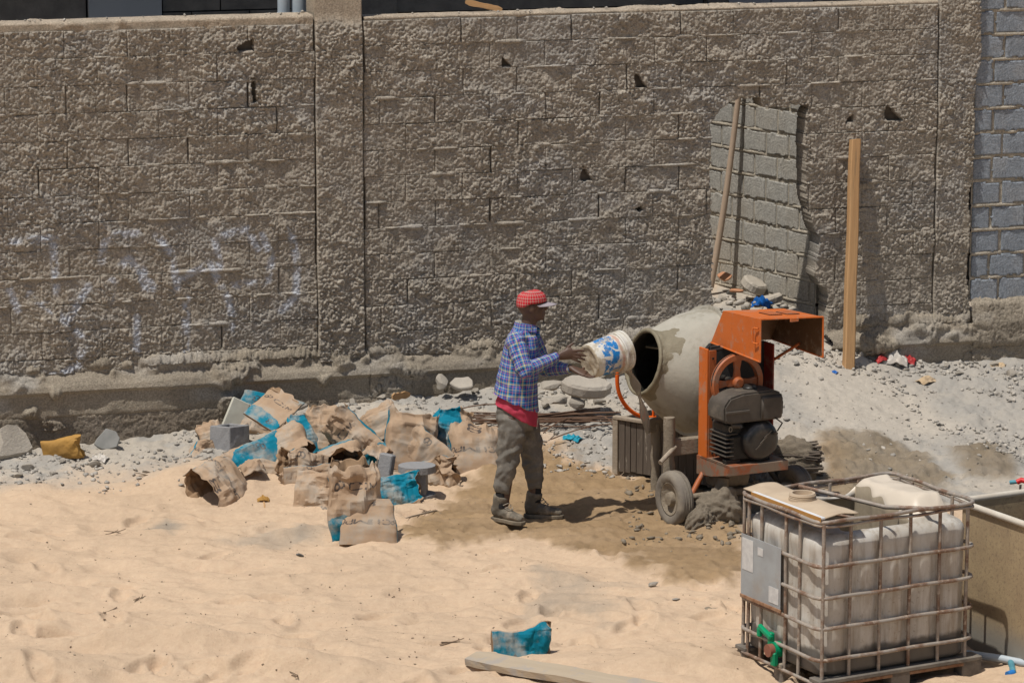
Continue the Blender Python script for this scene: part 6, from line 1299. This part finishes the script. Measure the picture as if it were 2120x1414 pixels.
m_terra = simple('terracotta', (.42, .20, .11), (.50, .27, .16), 8); slab('tile_piece', 1500, 572, .94, (.14, .10, .02), (40, 10, -30), m_terra, 'orange tile shard highest in the doorway rubble', 'tile shard', 31); slab('tile_piece', 1524, 602, .86, (.13, .05, .02), (15, 5, 15), m_terra, 'thin orange tile shard lower in the doorway rubble', 'tile shard', 32)
def rag_cloth(name, px, py, z, size, mat, lab, cat, seed, h=.06):
    n = 22; V = []
    for j in range(n):
        for i_ in range(n):
            u, v = i_ / (n - 1) - .5, j / (n - 1) - .5; x, y = u * size[0], v * size[1]; e = fbm(np.array([u * 3 + seed]), np.array([v * 3]), seed, 4, .6)[0]; f_ = abs((u * 3.1 + v * 2 + seed * .3) % 1 - .5); V.append((x * (1 + .3 * (e - .5)), y * (.8 + .5 * e), h * (e + .5 * f_) * max(0, 1.1 - 2.6 * (u * u + v * v)) + .003))
    F = [(j * n + i_, j * n + i_ + 1, (j + 1) * n + i_ + 1, (j + 1) * n + i_) for j in range(n - 1) for i_ in range(n - 1)]
    q = P(px, py, z) if z is not None else PG(px, py); me = MB().add(V, F).mesh(name, 30); o = put(name, me, mat, None, tuple(q), (R(10), 0, R(seed * 37 % 90 - 45))); md = o.modifiers.new('t', 'SOLIDIFY'); md.thickness = .003; tag(o, lab, cat); return o
m_bluep = simple('blue_plastic', (.01, .12, .42), (.01, .09, .32), 9, .4, bump=.2); m_tealp = simple('teal_paper', (.01, .24, .34), (.02, .3, .42), 9, .7); m_ochre = simple('ochre_paper', (.42, .235, .06), (.36, .20, .055), 6, .8, bump=.4); m_wplas = simple('white_film', (.60, .57, .52), (.5, .45, .40), 8, .4); m_redp = simple('red_film', (.45, .04, .04), (.35, .03, .03), 8, .5); m_navy = simple('navy_film', (.02, .03, .07), (.03, .04, .09), 8, .4); m_tanp = simple('tan_scrap', (.45, .33, .20), (.52, .40, .27), 8, .85, bump=.4)
rag_cloth('plastic_scrap', 1578, 634, .80, (.17, .10), m_bluep, 'crumpled blue plastic in the doorway rubble', 'plastic scrap', 3, .09)
me = bag_mesh('paper_bag', .30, .17, .02, .05, .04, opened=False, crump=.012, seed=5); q = PG(128, 948); o = put('paper_bag', me, m_ochre, None, (q[0], q[1], q[2] + .07)); o.rotation_euler = (R(20), R(78), R(14)); tag(o, 'crumpled ochre paper bag lying against the wall on the left', 'paper bag')
rag_cloth('plastic_bag', 1850, 752, None, (.22, .16), m_wplas, 'torn white plastic bag on the rubble near the right wall', 'plastic bag', 6, .12); rag_cloth('plastic_scrap', 1824, 749, None, (.12, .06), m_redp, 'red plastic strip left of the white bag', 'plastic scrap', 7, .06); rag_cloth('plastic_scrap', 1878, 752, None, (.14, .09), m_redp, 'red wrapper right of the white bag', 'plastic scrap', 8, .08); rag_cloth('plastic_scrap', 1868, 741, None, (.09, .06), m_navy, 'dark blue film behind the white bag', 'plastic scrap', 9, .07)
rag_cloth('plastic_scrap', 1727, 772, None, (.06, .04), m_bluep, 'tiny blue scrap alone on the grey slope', 'plastic scrap', 10, .02); rag_cloth('paper_scrap', 1920, 790, None, (.20, .10), m_tanp, 'torn tan cardboard on the grey rubble at right', 'paper scrap', 12, .05); rag_cloth('paper_scrap', 2065, 760, None, (.13, .08), m_tanp, 'torn tan paper near the right edge wall', 'paper scrap', 13, .05)
rag_cloth('plastic_scrap', 1184, 910, None, (.15, .08), m_tealp, 'knotted teal paper on the ground under the rebar', 'paper scrap', 15, .05); rag_cloth('paper_scrap', 545, 1036, None, (.09, .05), m_ochre, 'folded tan scrap on the sand below the pile', 'paper scrap', 16, .04)
rag_cloth('paper_scrap', 800, 1353, None, (.13, .07), m_tanp, 'crumpled dry scrap on the foreground sand', 'paper scrap', 17, .03); rag_cloth('paper_scrap', 1474, 1265, None, (.11, .06), m_crust, 'curled dry scrap left of the caged tank', 'paper scrap', 18, .03); rag_cloth('plastic_scrap', 208, 952, None, (.13, .09), m_wplas, 'dirty white plastic in the left rubble', 'plastic scrap', 20, .06)
batten('board_offcut', P(812, 822, .50), P(848, 816, .50), .06, .02, m_wood, 'orange brown board offcut by the wall behind the bags', 'wood scrap'); batten('broken_batten', P(548, 1052, .0), P(543, 1018, .02), .03, .012, m_wood, 'small splinter of wood upright on the sand below the bags', 'wood scrap'); batten('stick', P(225, 975, .02), P(200, 979, .02), .03, .012, m_wood, 'short flat stick at the edge of the left rubble', 'wood scrap')
batten('stick', P(840, 1072, .02), P(905, 1056, .03), .012, .01, m_gwood, 'thin bent stick on the sand right of the standing bags', 'stick')
# rebar bundle
k = NT('rusty_rebar'); c = k.mix(k.noise(20, 5, .6), (.10, .055, .035), (.20, .125, .085)); m_rebar = k.fin(c, .8, 0, .2)
for i in range(17):
    x0, x1 = rg.uniform(930, 985), rg.uniform(1180, 1300); y0 = 893 + rg.uniform(-14, 8); y1 = y0 + rg.uniform(-22, 2); a, b = PG(x0, y0), PG(x1, y1); a[2] += .05 + .014 * (i % 6); b[2] += .06 + .014 * (i % 5)
    pts = [a + (b - a) * t + np.array([0, 0, .02 * math.sin(t * 3 + i)]) for t in np.linspace(0, 1, 7)]; o = MB().tube(pts, .0055, 5).build('rebar', m_rebar); tag(o, 'rusty steel bar in the bundle on the ground behind the worker', 'rebar', 'rebar bundle behind the worker')
for lab_, (x0, y0, x1, y1, z) in zip(['lone rusty bar behind the worker above the bundle', 'rusty bar crossing the bundle at a slant', 'rusty bar lying in front of the bundle towards the trough', 'short rusty bar at the trough end of the bundle'], [(930, 868, 1075, 858, .30), (1125, 912, 1200, 880, .16), (1140, 925, 1300, 893, .14), (1230, 878, 1275, 900, .16)]):
    a, b = PG(x0, y0), PG(x1, y1); a[2] += .06; b[2] += .06; o = MB().tube([a + (b - a) * t + np.array([0, 0, .04 * math.sin(t * 3.1)]) for t in np.linspace(0, 1, 7)], .0055, 5).build('rebar', m_rebar); tag(o, lab_, 'rebar', 'loose bars near the bundle')
# twigs on the sand
k = NT('dry_twig'); c = k.mix(k.noise(20, 4, .6), (.10, .065, .04), (.2, .14, .09)); m_twig = k.fin(c, .9)
for n_, (px, py) in enumerate([(285, 1240), (215, 1268), (610, 1400), (540, 1320), (235, 1103), (930, 1330), (475, 1360), (1545, 1345), (140, 1390), (300, 985), (880, 1060), (1610, 815)]):
    q = PG(px, py); mb = MB()
    for b_ in range(3):
        an = rg.uniform(0, 3.14); L = rg.uniform(.05, .16); mb.tube([np.array(q) + np.array([math.cos(an) * L * t + .02 * math.sin(3 * t + b_), math.sin(an) * L * t, .006 + .03 * t * (b_ == 1)]) for t in np.linspace(-.4, .6, 5)], .0028, 4)
    o = mb.build('twig', m_twig); tag(o, ['dry branched twig on the sand at left centre', 'thin twig at the left below the branched one', 'forked twig at the bottom edge left of the plank', 'dry twig midway along the bottom left dune', 'twig below the dark grey stain on the left sand', 'thin twig on the sand just above the plank end', 'twig on the crest of the lower left dune', 'dark twig beside the corner of the caged tank', 'twig in the bottom left corner', 'twig below the left rubble strip', 'twig at the edge of the mud right of the standing bags', 'twig on the grey slope right of the engine'][n_], 'twig', 'twigs on the sand')
# plank in the foreground
a, b = P(975, 1362, .06), P(1420, 1440, .10); d_ = b - a; L = float(np.linalg.norm(d_)); V = []; n = 16
for i in range(n + 1):
    t = i / n; w = .085 * (1 - .12 * t) * (.75 if i == 0 else 1); wob = .006 * math.sin(i * 1.1)
    V += [(t * L, -w + wob, -.022), (t * L, w + wob, -.022), (t * L, w + wob + .003 * math.sin(i * 2.3), .022), (t * L, -w + wob + .005 * math.sin(i * 1.9), .022)]
F = [(i * 4 + j, i * 4 + (j + 1) % 4, i * 4 + 4 + (j + 1) % 4, i * 4 + 4 + j) for i in range(n) for j in range(4)] + [(3, 2, 1, 0), tuple(n * 4 + j for j in range(4))]
k = NT('cement_dusted_plank'); c = k.mix(k.noise(3, 5, .6, k.stretch(.6, 9, 9)), (.34, .27, .19), (.47, .385, .28)); c = k.mix(k.math('MULTIPLY', k.ramp(k.noise(7, 7, .7), .5, .65), .8), c, (.33, .30, .27)); k.bump(k.noise(50, 6, .7, k.stretch(.3, 2, 2)), .6, .006); m_plank = k.fin(c, .9)
o = MB().add(V, F).build('plank', m_plank, None, False, tuple(a), (R(8), -math.asin(d_[2] / L) , math.atan2(d_[1], d_[0]))); tag(o, 'cement stained plank lying half buried in the foreground sand', 'plank')
# mud crusted bundle by the far wheel, mud heap, pebbles on the wall top
q = P(1640, 985, .10); o = None; hb = empty('straw_bundle', (q[0], q[1], gzi(q[0], q[1]))); tag(hb, 'mud crusted bundle of straw and canes beside the far mixer wheel', 'bundle')
st = MB()
for i in range(90):
    an = rg.uniform(0, 6.28); r_ = .13 * math.sqrt(rg.rand()); y, z = r_ * math.cos(an), .15 + r_ * math.sin(an); l0 = rg.uniform(-.28, -.2); l1 = rg.uniform(.16, .24); st.tube([(l0, y, z), (0, y * 1.05, z * 1.0), (l1, y * 1.2 + rg.uniform(-.02, .02), z + rg.uniform(-.02, .02))], .008, 5)
s_ = st.build('canes', m_dkwood, hb); s_['kind'] = 'stuff'
mm_ = put('mud_crust', lump_mesh(77, .30), m_crust, hb, (-.02, -.0, .13)); mm_.scale = (.25, .135, .175)
for n_, (px, py, w, h) in enumerate([(1490, 1075, .30, .20), (1545, 1060, .28, .22), (1450, 1090, .22, .14), (1575, 1035, .30, .2), (1415, 1010, .2, .12)]):
    chunk(px, py, w, h, ['grey heap of set cement under the mixer axle', 'dark heap of set cement beside the tank corner', 'low crust of cement at the mixer wheel', 'cement heap under the engine tray', 'cement crust at the foot of the mixer leg'][n_], n_ + 2, None, 30 * n_, mat=m_crust, name='cement_heap', cat='cement heap', sink=.35)
wt = []; 
for _ in range(150):
    l = rg.uniform(-4.2, 3.5); q = wallP(l, rg.uniform(-.0, .16), 3.445 if l < -1.6 else 3.415)
    if not (-1.65 < l < -1.2): wt.append(q)
scatter('mortar_crumbs', np.array(wt), list(.006 + .022 * rg.rand(len(wt)) ** 3), m_rubm)

for n_, (px, py, z, sx_, sy_, sd, lb) in enumerate([(520, 975, .16, .2, .16, 41, 'torn kraft scrap between the long teal banded bag and the flattened one'), (720, 975, .20, .22, .16, 43, 'torn kraft scrap under the wide teal topped bag'), (780, 940, .22, .2, .18, 44, 'torn kraft scrap under the slanting open bag'), (600, 985, .10, .2, .14, 46, 'torn kraft scrap under the crumpled tan bag'), (925, 1000, .03, .24, .12, 47, 'flat torn kraft scrap on the sand right of the concrete stand')]):
    rag_cloth('paper_scrap', px, py, z, (sx_, sy_), BM[[2, 3, 2, 2, 2][n_]], lb, 'paper scrap', sd, .10)
